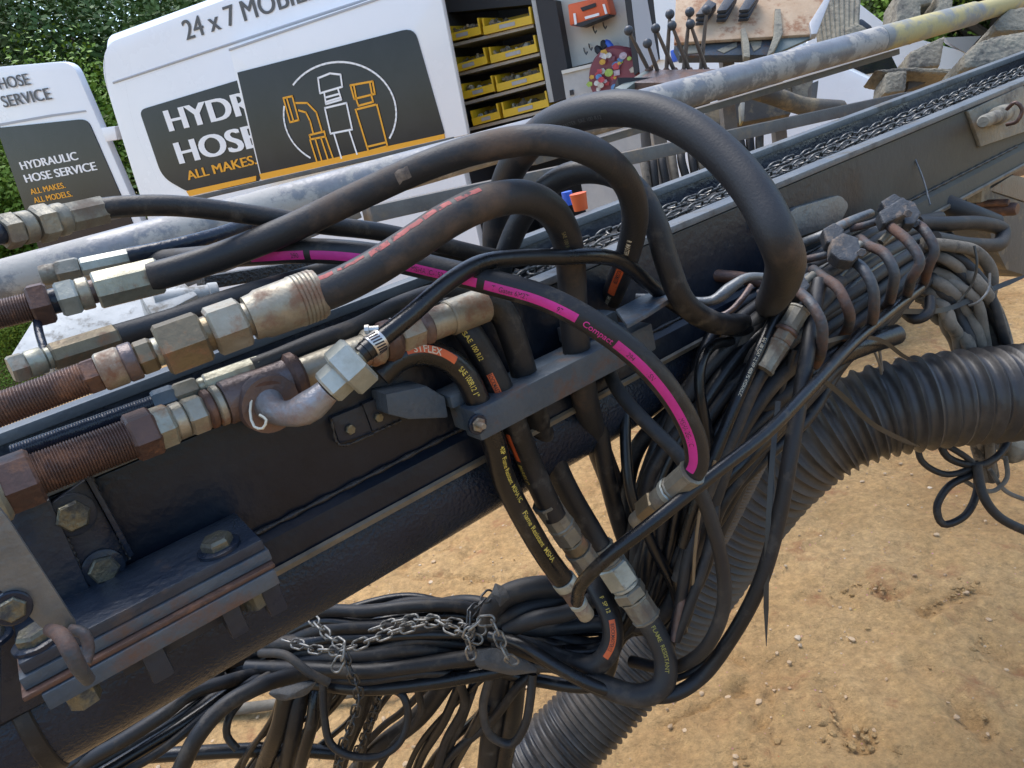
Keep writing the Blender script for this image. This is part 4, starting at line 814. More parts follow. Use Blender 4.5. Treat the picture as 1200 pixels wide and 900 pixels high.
# curtain of grey hoses under the bar
gl = 'grey hose hanging in the row seen through the big loop behind the chain channel'
for k in range(13):
    x = 752+k*11.5; y = 176-k*1.4
    hose('hanging_hose', [(x, y, 1.9), (x+2+random.uniform(-2, 2), y+18, 1.88), (x+7+random.uniform(-3, 3), y+42, 1.88), (x+8, y+70, 1.9)], .0105, m_rubd if k % 3 else m_clay, gl, 'grey hoses hanging in a row behind the channel', n=10)
t = thing('paint_pot', 'small orange pot with a blue can beside it behind the hose loops', 'pot', tp_(682, 247, .021))
q = on(681, 246, v, .021, ms(0, 0, 0)); build(MB().lathe(q, q+v*.026, [(0, .011), (.9, .013), (1, .0135)], 18), 'pot', m_red, t); q = on(667, 240, v, .021, ms(0, 0, 0)); build(MB().lathe(q, q+v*.022, [(0, .009), (1, .009)], 14), 'can', m_bluep, t)
# ------------------------------------------------------------------ fittings and thick hoses at the left
def H(name, label, pts, R, m, group=None, **k): return hose(name, pts, R, m, label, group, **k)
# row 0, topmost
t, pa = H('hydraulic_hose', 'topmost hose at the left, leaving a dull grey fitting and drooping behind the vans lettering',
    [(108, 247, .675), (135, 243, .68), (200, 241, .70), (290, 251, .74), (380, 264, .78), (440, 271, .82), (500, 283, .87), (560, 297, .93), (620, 310, 1.0), (680, 345, 1.08)], .010, m_rub)
m_dull = mat('dull_muddy_zinc', (.24, .225, .18), (.15, .14, .115), 24, (.45, .65), .5, .5, 150, c3=(.13, .10, .075), thr=.55, sc3=30)
fit(t, (-12, 276, .60), (121, 246, .68), [('hex_nut', 'hex', 2, 22, 19, m_dull), ('sleeve', 'cyl', 22, 37, 19, m_dull), ('pipe', 'cyl', -25, 3, 13, m_black), ('hex_nut', 'hex', 40, 62, 20, m_dull), ('collar', 'ring', 62, 78, 19, m_dull), ('crimp_ferrule', 'oct', 76, 121, 17, m_dull)])
# row 1
t, pa = H('hydraulic_hose', 'long thick hose arching from the bright eight sided ferrule to a red print',
    [(176, 325, .715), (200, 319, .72), (260, 300, .735), (340, 268, .74), (420, 230, .73), (500, 194, .715), (570, 172, .70), (635, 164, .69), (690, 176, .69), (728, 205, .72), (744, 245, .77), (738, 290, .83), (722, 335, .92), (706, 375, 1.02), (700, 410, 1.08)], .0142, m_rubb, n=20)
s0 = pa.near(742, 272); text_on(pa, s0, 'R  MASTER', .0075, .15, .0144, m_cream, t, wid=.75)
s1 = pa.near(733, 305); s2 = pa.near(722, 336); strip_on(pa, s1, s2, -.15, .5, .01435, m_orl, 'red_label', t); text_on(pa, s1+.003, 'ROCKMASTER', .0075, .18, .0146, m_blackp, t, wid=.7)
text_on(pa, s2+.006, 'SAE 100 R12', .007, .18, .0144, m_cream, t, wid=.75)
mb = strip_on(pa, pa.near(470, 208), pa.near(486, 200), -.5, .3, .0144, mat('scraped_tan_rubber', (.25, .19, .14), (.10, .08, .07), 90, (.8, .9), 0, 1, 300), 'scrape', t, jag=.2)
fit(t, (-12, 371, .66), (191, 322, .725), [('threaded_pipe', 'thr', -30, 42, 17, m_rust), ('lock_nut', 'hex', 36, 60, 24, m_rust), ('neck', 'cyl', 58, 72, 15, m_black), ('hex_nut', 'hex', 68, 92, 21, m_zincb), ('sleeve', 'cyl', 92, 107, 19, m_zincr), ('neck', 'ring', 105, 114, 14, m_rustb), ('crimp_ferrule', 'oct', 112, 188, 22, m_zinc)])
# pipe end behind row 1
t, pa = H('hydraulic_hose', 'short dark hose behind the eight sided ferrule, ending in a bright narrow sleeve',
    [(150, 300, .80), (200, 290, .82), (250, 277, .86), (300, 262, .92), (350, 262, 1.0)], .009, m_black)
fit(t, (40, 325, .77), (161, 300, .81), [('sleeve', 'cyl', 48, 66, 12, m_dull), ('hex_nut', 'hex', 66, 94, 13, m_dull), ('crimp_ferrule', 'oct', 95, 161, 11, m_zincb)])
# row 4: behind row 2, hose runs up right
t, pa = H('hydraulic_hose', 'grey hose running right from a long split ferrule behind the big rusty couplings',
    [(126, 397, .66), (150, 390, .67), (210, 372, .69), (270, 351, .72), (330, 333, .76), (390, 316, .80), (450, 305, .86), (520, 300, .92), (580, 312, 1.0)], .0105, m_rubd, n=16)
fit(t, (5, 436, .61), (139, 394, .665), [('hex_nut', 'hex', 12, 32, 16, m_zincr), ('sleeve', 'cyl', 32, 52, 16, m_zinc), ('neck', 'ring', 52, 62, 13, m_zinc), ('crimp_ferrule', 'oct', 60, 138, 16, m_olive)])
tube(t, 'bleed_pipe', [(43, 372, .68), (46, 390, .655), (52, 410, .64), (56, 424, .635)], .0036, m_black)
# row 2: the largest fittings
t, pa = H('hydraulic_hose', 'thickest hose with a worn red stripe, leaving the largest rusty ferrule',
    [(352, 352, .655), (385, 341, .655), (430, 319, .66), (480, 288, .665), (525, 258, .675), (570, 237, .69), (612, 231, .715), (645, 246, .75), (664, 280, .79), (670, 325, .83), (672, 370, .85), (676, 412, .87), (684, 460, .90), (700, 520, 1.0), (722, 580, 1.08), (740, 640, 1.12), (745, 690, 1.15)], .0165, m_rubb, n=24)
a = pa.near(368, 335); b = pa.near(560, 232)
rr = random.Random(3); s = a
while s < b:
    l = rr.uniform(.015, .035); strip_on(pa, s, min(b, s+l), -1.02-rr.uniform(0, .1), -.72+rr.uniform(-.1, .08), .01665, m_redtape, 'red_stripe', t, jag=.05); s += l+rr.uniform(.001, .006)
text_on(pa, pa.near(655, 262), 'SAE 100 R15', .006, .1, .0168, mat('faded_print', (.16, .14, .07), None, 30, bump=0), t)
fit(t, (-12, 484, .555), (376, 343, .66), [('threaded_pipe', 'thr', -40, 104, 20, m_rust), ('lock_nut', 'hex', 98, 119, 20, m_rust), ('coupling', 'cyl', 117, 145, 23, m_zincr), ('coupling', 'cyl', 145, 161, 23, m_rustb), ('hex_nut', 'hex', 160, 182, 19, m_olive), ('neck', 'ring', 180, 192, 17, m_zinc), ('hex_nut', 'hex', 188, 240, 30, m_olive), ('neck', 'cyl', 238, 256, 21, m_olive), ('hex_nut', 'hex', 247, 287, 28, m_zincr), ('neck', 'ring', 285, 296, 20, m_zincr), ('crimp_ferrule', 'fer', 292, 375, 30, m_zincr)])
# row 5: thinner grey threaded pipe behind row 3
t, pa = H('hydraulic_hose', 'thin grey hose running right from a narrow ribbed ferrule just above the black channel',
    [(296, 430, .66), (320, 421, .67), (370, 400, .70), (420, 381, .73), (470, 355, .77), (520, 340, .82), (570, 345, .88)], .0085, m_rubd)
fit(t, (18, 530, .585), (307, 427, .665), [('threaded_pipe', 'thr', 15, 184, 10, m_black), ('lock_nut', 'hex', 180, 206, 13, m_blue), ('hex_nut', 'hex', 205, 232, 13, m_dull), ('neck', 'ring', 232, 243, 10, m_zinc), ('crimp_ferrule', 'oct', 240, 306, 12.5, m_zinc)])
# row 3: nearest row with the tee
t, pa = H('hydraulic_hose', 'hose dropping into the clamp bar from the far end of the tee fitting row',
    [(545, 368, .79), (570, 354, .80), (588, 366, .81), (601, 395, .82), (612, 430, .835), (622, 470, .86), (640, 520, .93), (665, 575, .96), (690, 618, .98), (706, 645, .985)], .0152, m_rub, n=20)
fit(t, (-15, 578, .55), (568, 357, .79), [('lock_nut', 'hex', 0, 44, 32, m_rust), ('washer', 'ring', -18, 4, 40, m_zinc), ('threaded_pipe', 'thr', 40, 160, 25, m_rust), ('lock_nut', 'hex', 152, 184, 27, m_rust), ('hex_nut', 'hex', 180, 203, 24, m_zinc), ('sleeve', 'cyl', 203, 217, 22, m_zincr), ('hex_nut', 'hex', 218, 240, 22, m_zincr), ('collar', 'ring', 240, 251, 24, m_rust), ('collar', 'ring', 251, 262, 25, m_zincr),
    ('tee_body', 'cyl', 262, 342, 26, m_rustb), ('collar', 'ring', 336, 352, 30, m_rust), ('nipple', 'cyl', 350, 430, 19, m_zincr), ('collar', 'ring', 428, 446, 23, m_zincr), ('collar', 'ring', 446, 464, 25, m_rust), ('hex_nut', 'hex', 466, 492, 20, m_zincr), ('collar', 'ring', 490, 502, 22, m_rustb), ('sleeve', 'cyl', 500, 528, 19, m_zincr), ('crimp_ferrule', 'cyl', 525, 567, 21, m_zincr)])
mb = MB(); mb.lathe(P(298, 462, .672), P(318, 474, .645), [(0, .024), (.7, .024), (.72, .027), (1, .026)], 28); build(mb, 'tee_branch', m_rustb, t)
tube(t, 'elbow', [(312, 470, .648), (322, 482, .640), (345, 484, .634), (366, 474, .632), (384, 458, .632)], .0132, mat('worn_grey_elbow', (.26, .26, .275), (.19, .175, .165), 14, (.35, .55), .5, .6, 160, c3=(.20, .10, .055), thr=.57, sc3=24, soft=.1), n=20, rf=lambda s, L: .0125+.0015*math.cos(s/L*9))
mb = MB(); mb.lathe(P(306, 466, .655), P(314, 473, .645), [(0, .021), (.5, .0235), (1, .021)], 28); build(mb, 'collar', m_rust, t)
tube(t, 'tape_tail', [P(296, 462, .635), P(293, 482, .63), P(298, 500, .626), P(308, 502, .624), P(312, 492, .624), P(304, 486, .625)], .0012, mat('white_thread_tape', (.6, .58, .48), None, 20), n=6)
fit(t, (372, 466, .632), (446, 398, .640), [('neck', 'cyl', 376, 386, 12, m_rust), ('hex_nut', 'hex', 383, 402, 20, m_zincb), ('hex_nut', 'hex', 400, 423, 30, m_zincb), ('barb', 'cyl', 420, 432, 9, m_zinc)])
# hose 5 with the worm drive clamp
t, pa = H('hydraulic_hose', 'slim glossy hose held by a bright worm clamp above the tee elbow',
    [(423, 416, .635), (440, 402, .64), (480, 370, .66), (525, 331, .69), (565, 308, .72), (610, 302, .745), (660, 301, .77), (700, 300, .79), (730, 308, .83), (762, 334, .88), (800, 364, .93), (845, 384, .97), (880, 388, 1.0)], .0085, m_glossy, n=18)
m_clampm = mat('bright_clamp_band', (.55, .53, .50), (.42, .40, .37), 30, (.3, .45), .85, .2)
c, d = pa.at(pa.near(440, 402)); mb = MB(); mb.lathe(c-d*.006, c+d*.007, [(0, .0098), (.05, .0102), (.95, .0102), (1, .0098)], 28); cl = build(mb, 'worm_clamp', m_clampm, t)
nn = (CAM-c); nn = (nn-d*nn.dot(d)).normalized(); bb = d.cross(nn)
for k in range(9):
    a = -.9+k*.28; p = c+(nn*math.cos(a)+bb*math.sin(a))*.0102; tg = (bb*math.cos(a)-nn*math.sin(a)); mb = MB(); mb.box(p, d*.0042+tg*.001, tg*.0007, (p-c).normalized()*.0004); build(mb, 'slot', m_blackp, cl, smooth=0)
p = c-bb*.004+Uv*.011; 
mb = MB(); mb.lathe(c+Uv*.0115-Rv*.009, c+Uv*.0125+Rv*.003, [(0, .0042), (.3, .0042), (.32, .0028), (1, .0028)], 8); build(mb, 'screw', m_clampm, cl, smooth=20)
mb = MB(); mb.lathe(c-d*.012, c-d*.0065, [(0, .0092), (1, .0092)], 24); build(mb, 'rubber_end', m_glossy, t)
# big loop
t, pa = H('hydraulic_hose', 'biggest loop of hose, the highest arch, ending over the bundle',
    [(640, 470, 1.1), (612, 420, 1.08), (594, 370, 1.06), (584, 320, 1.04), (581, 275, 1.0), (588, 230, .96), (605, 188, .89), (640, 150, .83), (690, 131, .78), (745, 128, .74), (800, 147, .71), (850, 185, .685), (888, 232, .665), (912, 280, .655), (920, 302, .67), (917, 326, .72), (908, 346, .83), (902, 356, .98), (904, 368, 1.12)], .0182, m_rubb, n=24)
text_on(pa, pa.near(655, 148), 'ROCKMASTER  SAE 100 R12', .006, .4, .0185, mat('faint_print', (.07, .07, .068), None, 30, bump=0), t)
# second arc
t, pa = H('hydraulic_hose', 'middle arch of hose just under the biggest loop, curling down behind the red printed hose',
    [(575, 440, 1.02), (572, 400, 1.0), (578, 350, .98), (592, 300, .96), (610, 258, .93), (638, 222, .90), (672, 203, .87), (712, 203, .85), (745, 222, .84), (768, 262, .84), (782, 308, .85), (800, 352, .87), (832, 376, .92), (868, 380, 1.0), (910, 380, 1.12)], .0142, m_rub, n=20)
# pink striped hose
t, pa = H('hydraulic_hose', 'hose with a bright pink printed stripe, curving down to a fitting in the bundle',
    [(170, 308, .82), (230, 303, .80), (300, 297, .775), (370, 294, .76), (440, 300, .745), (510, 315, .735), (580, 332, .725), (640, 350, .72), (700, 382, .72), (755, 425, .73), (795, 475, .75), (815, 520, .77), (815, 548, .785), (797, 568, .80)], .0128, m_rub, n=22)
SP = [(305, 425), (470, 548), (566, 672), (718, 834)]
th0, th1 = -.02, .72
q = [(300, 302, 366, 300), (372, 304, 560, 334), (566, 340, 672, 374), (716, 398, 835, 560)]
for x0, y0, x1, y1 in q: strip_on(pa, pa.near(x0, y0), min(pa.near(x1, y1), pa.len-.002), th0, th1, .01292, m_pink, 'pink_stripe', t)
for x, y, s in [(343, 300, '290'), (490, 312, 'MSHA IC-152'), (582, 342, 'T  Gates 6M2T'), (650, 368, '97'), (736, 412, '294'), (752, 424, '   1SN'), (800, 480, 'MSHA 2G-11C')]:
    text_on(pa, pa.near(x, y), s, .0075, .35, .01305, m_blackp, t, rev=False, wid=.8, bold=.0)
text_on(pa, pa.near(679, 378), 'Compact', .009, .35, .01305, m_pink, t, bold=.02)
fit(t, (812, 553, .785), (745, 612, .86), [('crimp_ferrule', 'crimp', 812, 788, 17, m_dull), ('bright_band', 'ring', 789, 782, 17.5, m_zincb), ('sleeve', 'cyl', 783, 772, 15, m_dull), ('hex_nut', 'hex', 773, 756, 16, m_olive), ('neck', 'cyl', 757, 745, 11, m_dull)])
# FLEX hose
t, pa = H('hydraulic_hose', 'black hose with orange label and yellow print at the near end of the clamp bar',
    [(445, 440, .735), (466, 421, .74), (490, 413, .75), (520, 419, .765), (545, 440, .78), (560, 470, .79), (577, 512, .805), (590, 560, .84), (615, 610, .87), (640, 652, .90), (662, 682, .92)], .0135, m_glossy, n=22)
a = pa.near(474, 414); b = pa.near(528, 418); strip_on(pa, a, b, -.62, .02, .01362, m_orl, 'orange_label', t)
text_on(pa, a+.006, 'STFLEX', .0105, -.30, .01405, m_cream, t, bold=.03, wid=.85)
text_on(pa, pa.near(534, 428), 'SAE 100R12 1"', .0085, -.1, .01375, m_yel, t, bold=.02, wid=.75)
text_on(pa, pa.near(577, 520), '4SP  Flame Resistant  MSHA IC', .0085, -.55, .01375, m_yel, t, bold=.02, wid=.8)
text_on(pa, pa.near(577, 520)+.10, 'Flame Resistant  MSHA', .009, -.35, .01375, m_yel, t, bold=.02)
c, d = pa.at(pa.len-.006); mb = MB(); mb.lathe(c, c+d*.012, [(0, .0148), (.1, .0155), (.9, .0155), (1, .015)], 28); build(mb, 'end_cap', m_zincb, t)
fit(t, (655, 674, .92), (688, 722, .95), [('sleeve', 'cyl', 668, 690, 13, m_rustb), ('hex_nut', 'hex', 690, 705, 10, m_rustb), ('bright_band', 'ring', 704, 710, 11, m_zincb), ('sleeve', 'cyl', 709, 722, 10, m_zincr)], axis='y')
# printed hose with red label into the bar
t, pa = H('hydraulic_hose', 'hose with a narrow red label leading to the left of two grey ferrules',
    [(528, 368, .80), (548, 388, .79), (568, 420, .80), (586, 455, .81), (604, 500, .83), (622, 545, .87), (640, 585, .89), (650, 605, .90)], .0145, m_rub, n=20)
text_on(pa, pa.near(548, 388), 'SAE 100 R12', .008, .25, .0148, m_yel, t, wid=.75)
strip_on(pa, pa.near(574, 432), pa.near(588, 462), .0, .5, .01465, m_orl, 'red_label', t); text_on(pa, pa.near(575, 434), 'ROCKMASTER', .007, .25, .0148, m_blackp, t, wid=.6)
strip_on(pa, pa.near(604, 500), pa.near(614, 532), .7, 1.15, .01465, m_orl, 'red_label', t); text_on(pa, pa.near(615, 536), 'BALFLEX 1"', .008, .95, .0148, m_yel, t, wid=.8)
fit(t, (640, 590, .895), (688, 660, .94), [('crimp_ferrule', 'crimp', 588, 617, 17, m_dull), ('hex_nut', 'hex', 617, 633, 15, m_dull), ('sleeve', 'cyl', 633, 644, 15, m_olive), ('crimp_ferrule', 'crimp', 644, 662, 17, m_dull)], axis='y')
# joint of the hose falling from the tee row
t, pa = H('hydraulic_hose', 'hose with dull yellow print curling back below the right hand grey ferrule',
    [(750, 712, 1.0), (768, 742, 1.0), (780, 775, 1.0), (776, 803, 1.0), (750, 815, 1.01), (710, 805, 1.03), (670, 785, 1.06), (625, 762, 1.08), (580, 750, 1.1)], .0158, m_rubd, n=20)
text_on(pa, pa.near(762, 728), 'FLAME  RESISTANT', .008, -.1, .0161, mat('dull_yellow_print', (.28, .25, .05), None, 30, bump=0), t)
fit(t, (700, 636, .985), (758, 724, 1.0), [('crimp_ferrule', 'crimp', 640, 660, 17, m_dull), ('hex_nut', 'hex', 660, 684, 18, m_zincb), ('bright_band', 'ring', 683, 688, 17, m_zincb), ('hex_nut', 'hex', 688, 700, 18, m_dull), ('crimp_ferrule', 'crimp', 700, 724, 18, m_dull)], axis='y')
# orange label loop
t, pa = H('hydraulic_hose', 'hose with an orange label hanging in a U right of the chained knot',
    [(676, 650, 1.12), (700, 690, 1.05), (716, 725, 1.03), (717, 755, 1.03), (700, 778, 1.04), (668, 776, 1.06), (630, 762, 1.09), (590, 745, 1.12), (560, 740, 1.15)], .0150, m_rub, n=20)
a = pa.near(716, 728); b = pa.near(712, 766); strip_on(pa, a, b, -.3, .25, .01515, m_orl, 'orange_label', t); text_on(pa, a+.004, 'ROCKMASTER/12', .0075, 0, .0154, m_blackp, t, wid=.62)
text_on(pa, pa.near(706, 700), 'F  SP 12', .008, .0, .0153, m_yel, t, wid=.8)
# slim lines through the clamp bar
H('hose', 'slim dusty hose slanting from the clamp bar past the pink hose fitting', [(712, 425, .95), (720, 450, .92), (738, 475, .90), (765, 503, .88), (795, 533, .87), (812, 560, .87), (830, 600, .88), (846, 660, .9), (848, 710, .92), (832, 752, .95), (808, 775, 1.0), (780, 783, 1.05), (740, 775, 1.1)], .0088, m_rubd)
H('hose', 'thin black hose hanging straight down behind the clamp bar', [(733, 400, 1.0), (735, 450, .99), (733, 520, .98), (740, 580, .98), (765, 640, 1.0), (790, 690, 1.02), (800, 740, 1.05)], .0075, m_glossy)
H('hose', 'thick dark hose dropping behind the thin vertical hose under the clamp bar', [(690, 440, .96), (702, 500, .97), (712, 560, 1.0), (728, 620, 1.05), (750, 680, 1.1), (765, 730, 1.15)], .0120, m_rub)

# ------------------------------------------------------------------ the bundle of hoses at the right
rb = random.Random(11)
ST = [(1112, 278, 1.30, 12, 26), (1062, 300, 1.20, 20, 38), (1010, 335, 1.10, 26, 46), (950, 378, 1.04, 30, 48), (893, 435, 1.0, 44, 46), (845, 505, .99, 50, 36), (808, 580, 1.0, 48, 22), (782, 650, 1.03, 40, 14), (755, 715, 1.07, 28, 26), (700, 755, 1.10, 4, 36), (630, 752, 1.12, 0, 36), (560, 748, 1.13, 0, 30), (480, 750, 1.14, 0, 46), (400, 762, 1.14, 2, 42), (320, 770, 1.16, 4, 30), (240, 790, 1.2, 6, 30)]
N = 26
m_set = [m_rub, m_glossy, m_rub, m_glossy, m_rubd]
for i in range(N):
    a = -1+2*i/(N-1); R = [.0085, .0105, .0075, .0115, .009][i % 5]; pts = []; pe = rb.uniform(0, 6); layer = (i % 3-1)*.016
    n0 = 0 if i % 3 else 1; n1 = len(ST) if i % 4 else 9
    for j, (x, y, d, sx, sy) in enumerate(ST):
        k = a*(1 if j < 8 else 1)+.16*math.sin(pe+j*1.35)*(1 if j < 10 else 2.0); k = max(-1.15, min(1.15, k))
        if 4 <= j <= 7: k = k*1.0+rb.uniform(-.12, .12)
        if j >= 9: k = a*(-1)+.35*math.sin(pe+j*.8)
        pts.append((x+sx*k, y+sy*k, d+layer*(1.2 if j > 8 else 1)+rb.uniform(-.006, .006)+(abs(k)**2)*.03))
    where = 'upper edge' if a < -.55 else 'middle' if a < .3 else 'lower edge'
    H('hose', f'black hose running down from the {where} of the hooked bundle', pts[n0:n1], R, m_set[(i*3) % 5], 'hoses of the big bundle', step=.012, n=12)
# extra hoses only in the hooks section
for i, a in enumerate([-.9, -.6, -.3, 0, .3, .6, .9]):
    pts = [(x+sx*a, y+sy*a, d-.022+.03*abs(a)) for (x, y, d, sx, sy) in ST[0:5]]; pts.append((870-20*a, 470+50*a, 1.03))
    H('hose', 'dusty hose laid on top of the bundle under the row of bent hooks', pts, .0098, m_rubd, 'hoses laid on top under the hooks', step=.012)
# single hoses that stand out
H('hose', 'long slanting glossy hose crossing in front of the bundle down to the left', [(1078, 338, 1.13), (1040, 368, 1.05), (1000, 402, .98), (950, 455, .90), (895, 510, .84), (830, 560, .80), (765, 612, .79), (710, 655, .80), (682, 684, .83), (676, 705, .88)], .0077, m_glossy, n=16)
H('hose', 'hose that hangs from the hooks in the widest open loop at lower right', [(960, 330, 1.0), (948, 400, .95), (937, 470, .93), (925, 540, .92), (912, 610, .93), (890, 685, .95), (855, 750, .98), (820, 795, 1.0), (785, 815, 1.0), (740, 812, 1.03), (690, 795, 1.08), (640, 770, 1.12)], .0098, m_rub, n=16)
H('hose', 'thin hose coming down beside the widest loop and joining it near the bottom', [(930, 410, .98), (905, 500, 1.0), (905, 580, .99), (903, 640, .97), (880, 700, .97), (850, 752, .99), (815, 785, 1.01), (780, 800, 1.03)], .0045, m_rub)
t, pa = H('hose', 'hose carrying a two piece grey crimped joint in the middle of the bundle', [(985, 330, 1.05), (950, 368, 1.0), (930, 380, .98), (900, 425, .965), (882, 455, .965), (862, 500, .96), (835, 560, .96), (812, 620, .98), (795, 680, 1.0)], .0098, m_rubd)
fit(t, (940, 358, .965), (895, 432, .955), [('crimp_ferrule', 'crimp', 362, 386, 13, m_dull), ('collar', 'ring', 386, 391, 14, m_rustb), ('hex_nut', 'hex', 390, 402, 12, m_zincr), ('crimp_ferrule', 'crimp', 402, 434, 13, m_dull)], axis='y')
t, pa = H('hose', 'slim hose with white printing running down the bundle left of the grey joint', [(925, 345, 1.0), (905, 378, .97), (890, 410, .955), (872, 450, .95), (855, 490, .945), (835, 540, .945), (815, 590, .96), (800, 640, .98)], .0078, m_glossy)
text_on(pa, pa.near(895, 400), 'SAE 100 R2AT 1/2 WP 4000 PSI HYDRAULIC', .0062, -.1, .0079, m_cream, t, wid=.7, bold=0)
H('hose', 'curved hose rising from the bundle left edge like a shepherd crook', [(865, 400, 1.0), (835, 405, .97), (822, 425, .95), (820, 455, .95), (828, 500, .96), (838, 540, .97)], .0072, m_glossy)
for i, pts in enumerate([[(880, 400, 1.0), (845, 450, .99), (800, 500, .99), (765, 550, 1.0), (750, 610, 1.02), (745, 670, 1.05)], [(870, 420, 1.02), (825, 460, 1.03), (780, 490, 1.04), (750, 520, 1.05), (735, 570, 1.06), (748, 640, 1.07)], [(860, 470, 1.04), (805, 510, 1.05), (770, 560, 1.06), (757, 620, 1.07), (765, 700, 1.09)], [(850, 540, 1.0), (820, 600, .98), (805, 660, .98), (795, 720, 1.0), (780, 770, 1.03)], [(840, 560, .99), (835, 620, .98), (815, 690, .98), (792, 750, 1.0)]]):
    H('hose', ['black hose at the left fringe of the bundle beside the pink hose', 'dark hose deep behind the pink hose fitting', 'dark hose behind the crimped joint of the pink hose', 'brownish hose hanging over the ribbed duct', 'dusty hose hanging over the ribbed duct left of the open loop'][i], pts, [.0105, .012, .010, .008, .007][i], [m_rub, m_rub, m_glossy, m_rubb, m_rubd][i])
t, pa = H('cable', 'thin tan cable hanging down inside the bundle', [(838, 540, .93), (822, 590, .95), (815, 640, .96), (812, 690, .98)], .0022, mat('tan_cable', (.22, .15, .08), None, 20), cat='cable', n=8)
H('hose', 'hose with a thin red streak among the dark hoses below the pink hose', [(822, 590, 1.0), (812, 640, .99), (800, 700, .99), (790, 750, 1.0)], .0065, m_rustb)
# plastic strap with pointed end
def strap(label, pts, wd, m=m_tie, name='strap', cat='strap'):
    pa = Path([P(*q) for q in pts], .006); mb = MB(); vs = []; n = len(pa.p)
    for i in range(n):
        p, t_ = pa.p[i], pa.t[i]; s_ = t_.cross(CAM-p).normalized(); nn = s_.cross(t_); hw = wd*(1 if i < n-8 else (n-i)/9); vs += [p+s_*hw+nn*.0008, p-s_*hw+nn*.0008, p-s_*hw-nn*.0008, p+s_*hw-nn*.0008]
    fs = [(i*4+k, i*4+(k+1) % 4, (i+1)*4+(k+1) % 4, (i+1)*4+k) for i in range(n-1) for k in range(4)]+[(3, 2, 1, 0), tuple((n-1)*4+k for k in range(4))]
    mb.add(vs, fs); return build(mb, name, m, label=label, cat=cat, smooth=30)
strap('black strap with a pointed tail hanging free below the bundle', [(912, 470, .94), (905, 540, .93), (900, 620, .93), (898, 690, .94), (898, 757, .95)], .0032)
strap('black cable tie slanting over the shoulder of the ribbed duct', [(955, 438, 1.0), (985, 462, 1.04), (1020, 495, 1.08), (1050, 512, 1.12), (1078, 524, 1.16)], .0035)
strap('loose end of a flat black tie sticking out above the duct', [(968, 400, .95), (995, 395, 1.0), (1030, 398, 1.03), (1060, 418, 1.08), (1075, 424, 1.12)], .0028)
strap('long black tie stretching off the right edge beside the clay coated hoses', [(1050, 365, 1.15), (1110, 362, 1.2), (1165, 338, 1.22), (1215, 318, 1.22)], .0042)

# ------------------------------------------------------------------ row of bent hooks
hk = thing('hook_comb', 'row of six bent steel hooks welded to lumpy brackets, holding down the hose bundle', 'hooks', P(990, 300, 1.05))
bar3(P(925, 338, 1.02), P(1062, 240, 1.25), .02, .007, 'rail', m_flange, hk)
for i, (x, y, hgt, bx, by, ex, ey, d) in enumerate([(928, 338, 0, 960, 372, 957, 425, .99), (955, 320, 0, 990, 352, 990, 392, 1.02), (985, 298, 0, 1020, 330, 1018, 385, 1.03), (1010, 284, 0, 1045, 312, 1040, 358, 1.07), (1036, 262, 0, 1075, 300, 1063, 345, 1.08), (1062, 256, 0, 1092, 285, 1082, 332, 1.13)]):
    tube(hk, 'hook', [(x-2, y-4, d+.03), (x+8, y+4, d-.01), (bx-8, by-14, d-.05), (bx+3, by+8, d-.06), (ex+6, ey-20, d-.045), (ex, ey, d+.01), (ex-10, ey+12, d+.05)], .0072, m_hook, n=12)
    tube(hk, 'hook_tail', [(x-40, y+6, d+.03), (x-22, y+2, d+.02), (x-6, y-3, d+.02)] if i % 2 == 0 else [(x-2, y+2, d-.01), (x-14, y+12, d-.02), (x-30, y+28, d-.02)], .0055, m_hook if i % 2 == 0 else m_dull, n=10)
def lump(c, r, m, parent, seed, name='bracket_lump'):
    b = bmesh.new(); bmesh.ops.create_icosphere(b, subdivisions=3, radius=r); 
    for q in b.verts: q.co *= 1+.22*noise.noise(q.co*38+Vector((seed, 0, 0))); q.co.x = max(-r*.75, min(r*.75, q.co.x)); q.co.z = max(-r*.8, min(r*.8, q.co.z))
    mb = MB(); mb.v = [q.co+c for q in b.verts]; mb.f = [tuple(q.index for q in ff.verts) for ff in b.faces]; b.free(); return build(mb, name, m, parent, smooth=50)
m_lump = mat('clay_caked_steel', (.075, .077, .08), (.045, .048, .053), 24, (.45, .7), .3, .35, 110, c3=(.17, .13, .10), thr=.58, sc3=36, bdist=.004)
for i, (pts, d) in enumerate([([(975, 280), (988, 272), (1006, 278), (1010, 296), (1000, 306), (984, 304), (974, 296)], .99), ([(964, 268), (978, 260), (990, 268), (984, 284), (970, 284)], 1.04), ([(1030, 248), (1058, 230), (1066, 236), (1064, 250), (1036, 262)], 1.07), ([(1056, 232), (1072, 236), (1080, 250), (1072, 262), (1060, 262)], 1.10), ([(1032, 236), (1048, 226), (1058, 232), (1040, 246)], 1.12), ([(926, 328), (942, 322), (950, 334), (940, 346), (928, 342)], .98)]):
    mb = MB(); nL = (-Fv*.8+Vector((0, 0, .5))).normalized(); mb.prism([on(x, y, nL, 0, P(*pts[0], d)) for x, y in pts], -nL*.022); build(mb, 'bracket_lump', m_lump, hk, bevel=.003, rough=.0007, smooth=40); c = P(*pts[3], d-.012); bolt(hk, c, (CAM-c).normalized(), .006, .005, m_lump, washer=False)
tube(hk, 'cross_rod', [(940, 285, 1.1), (965, 275, 1.08), (990, 262, 1.1), (1020, 250, 1.15)], .007, m_steel)
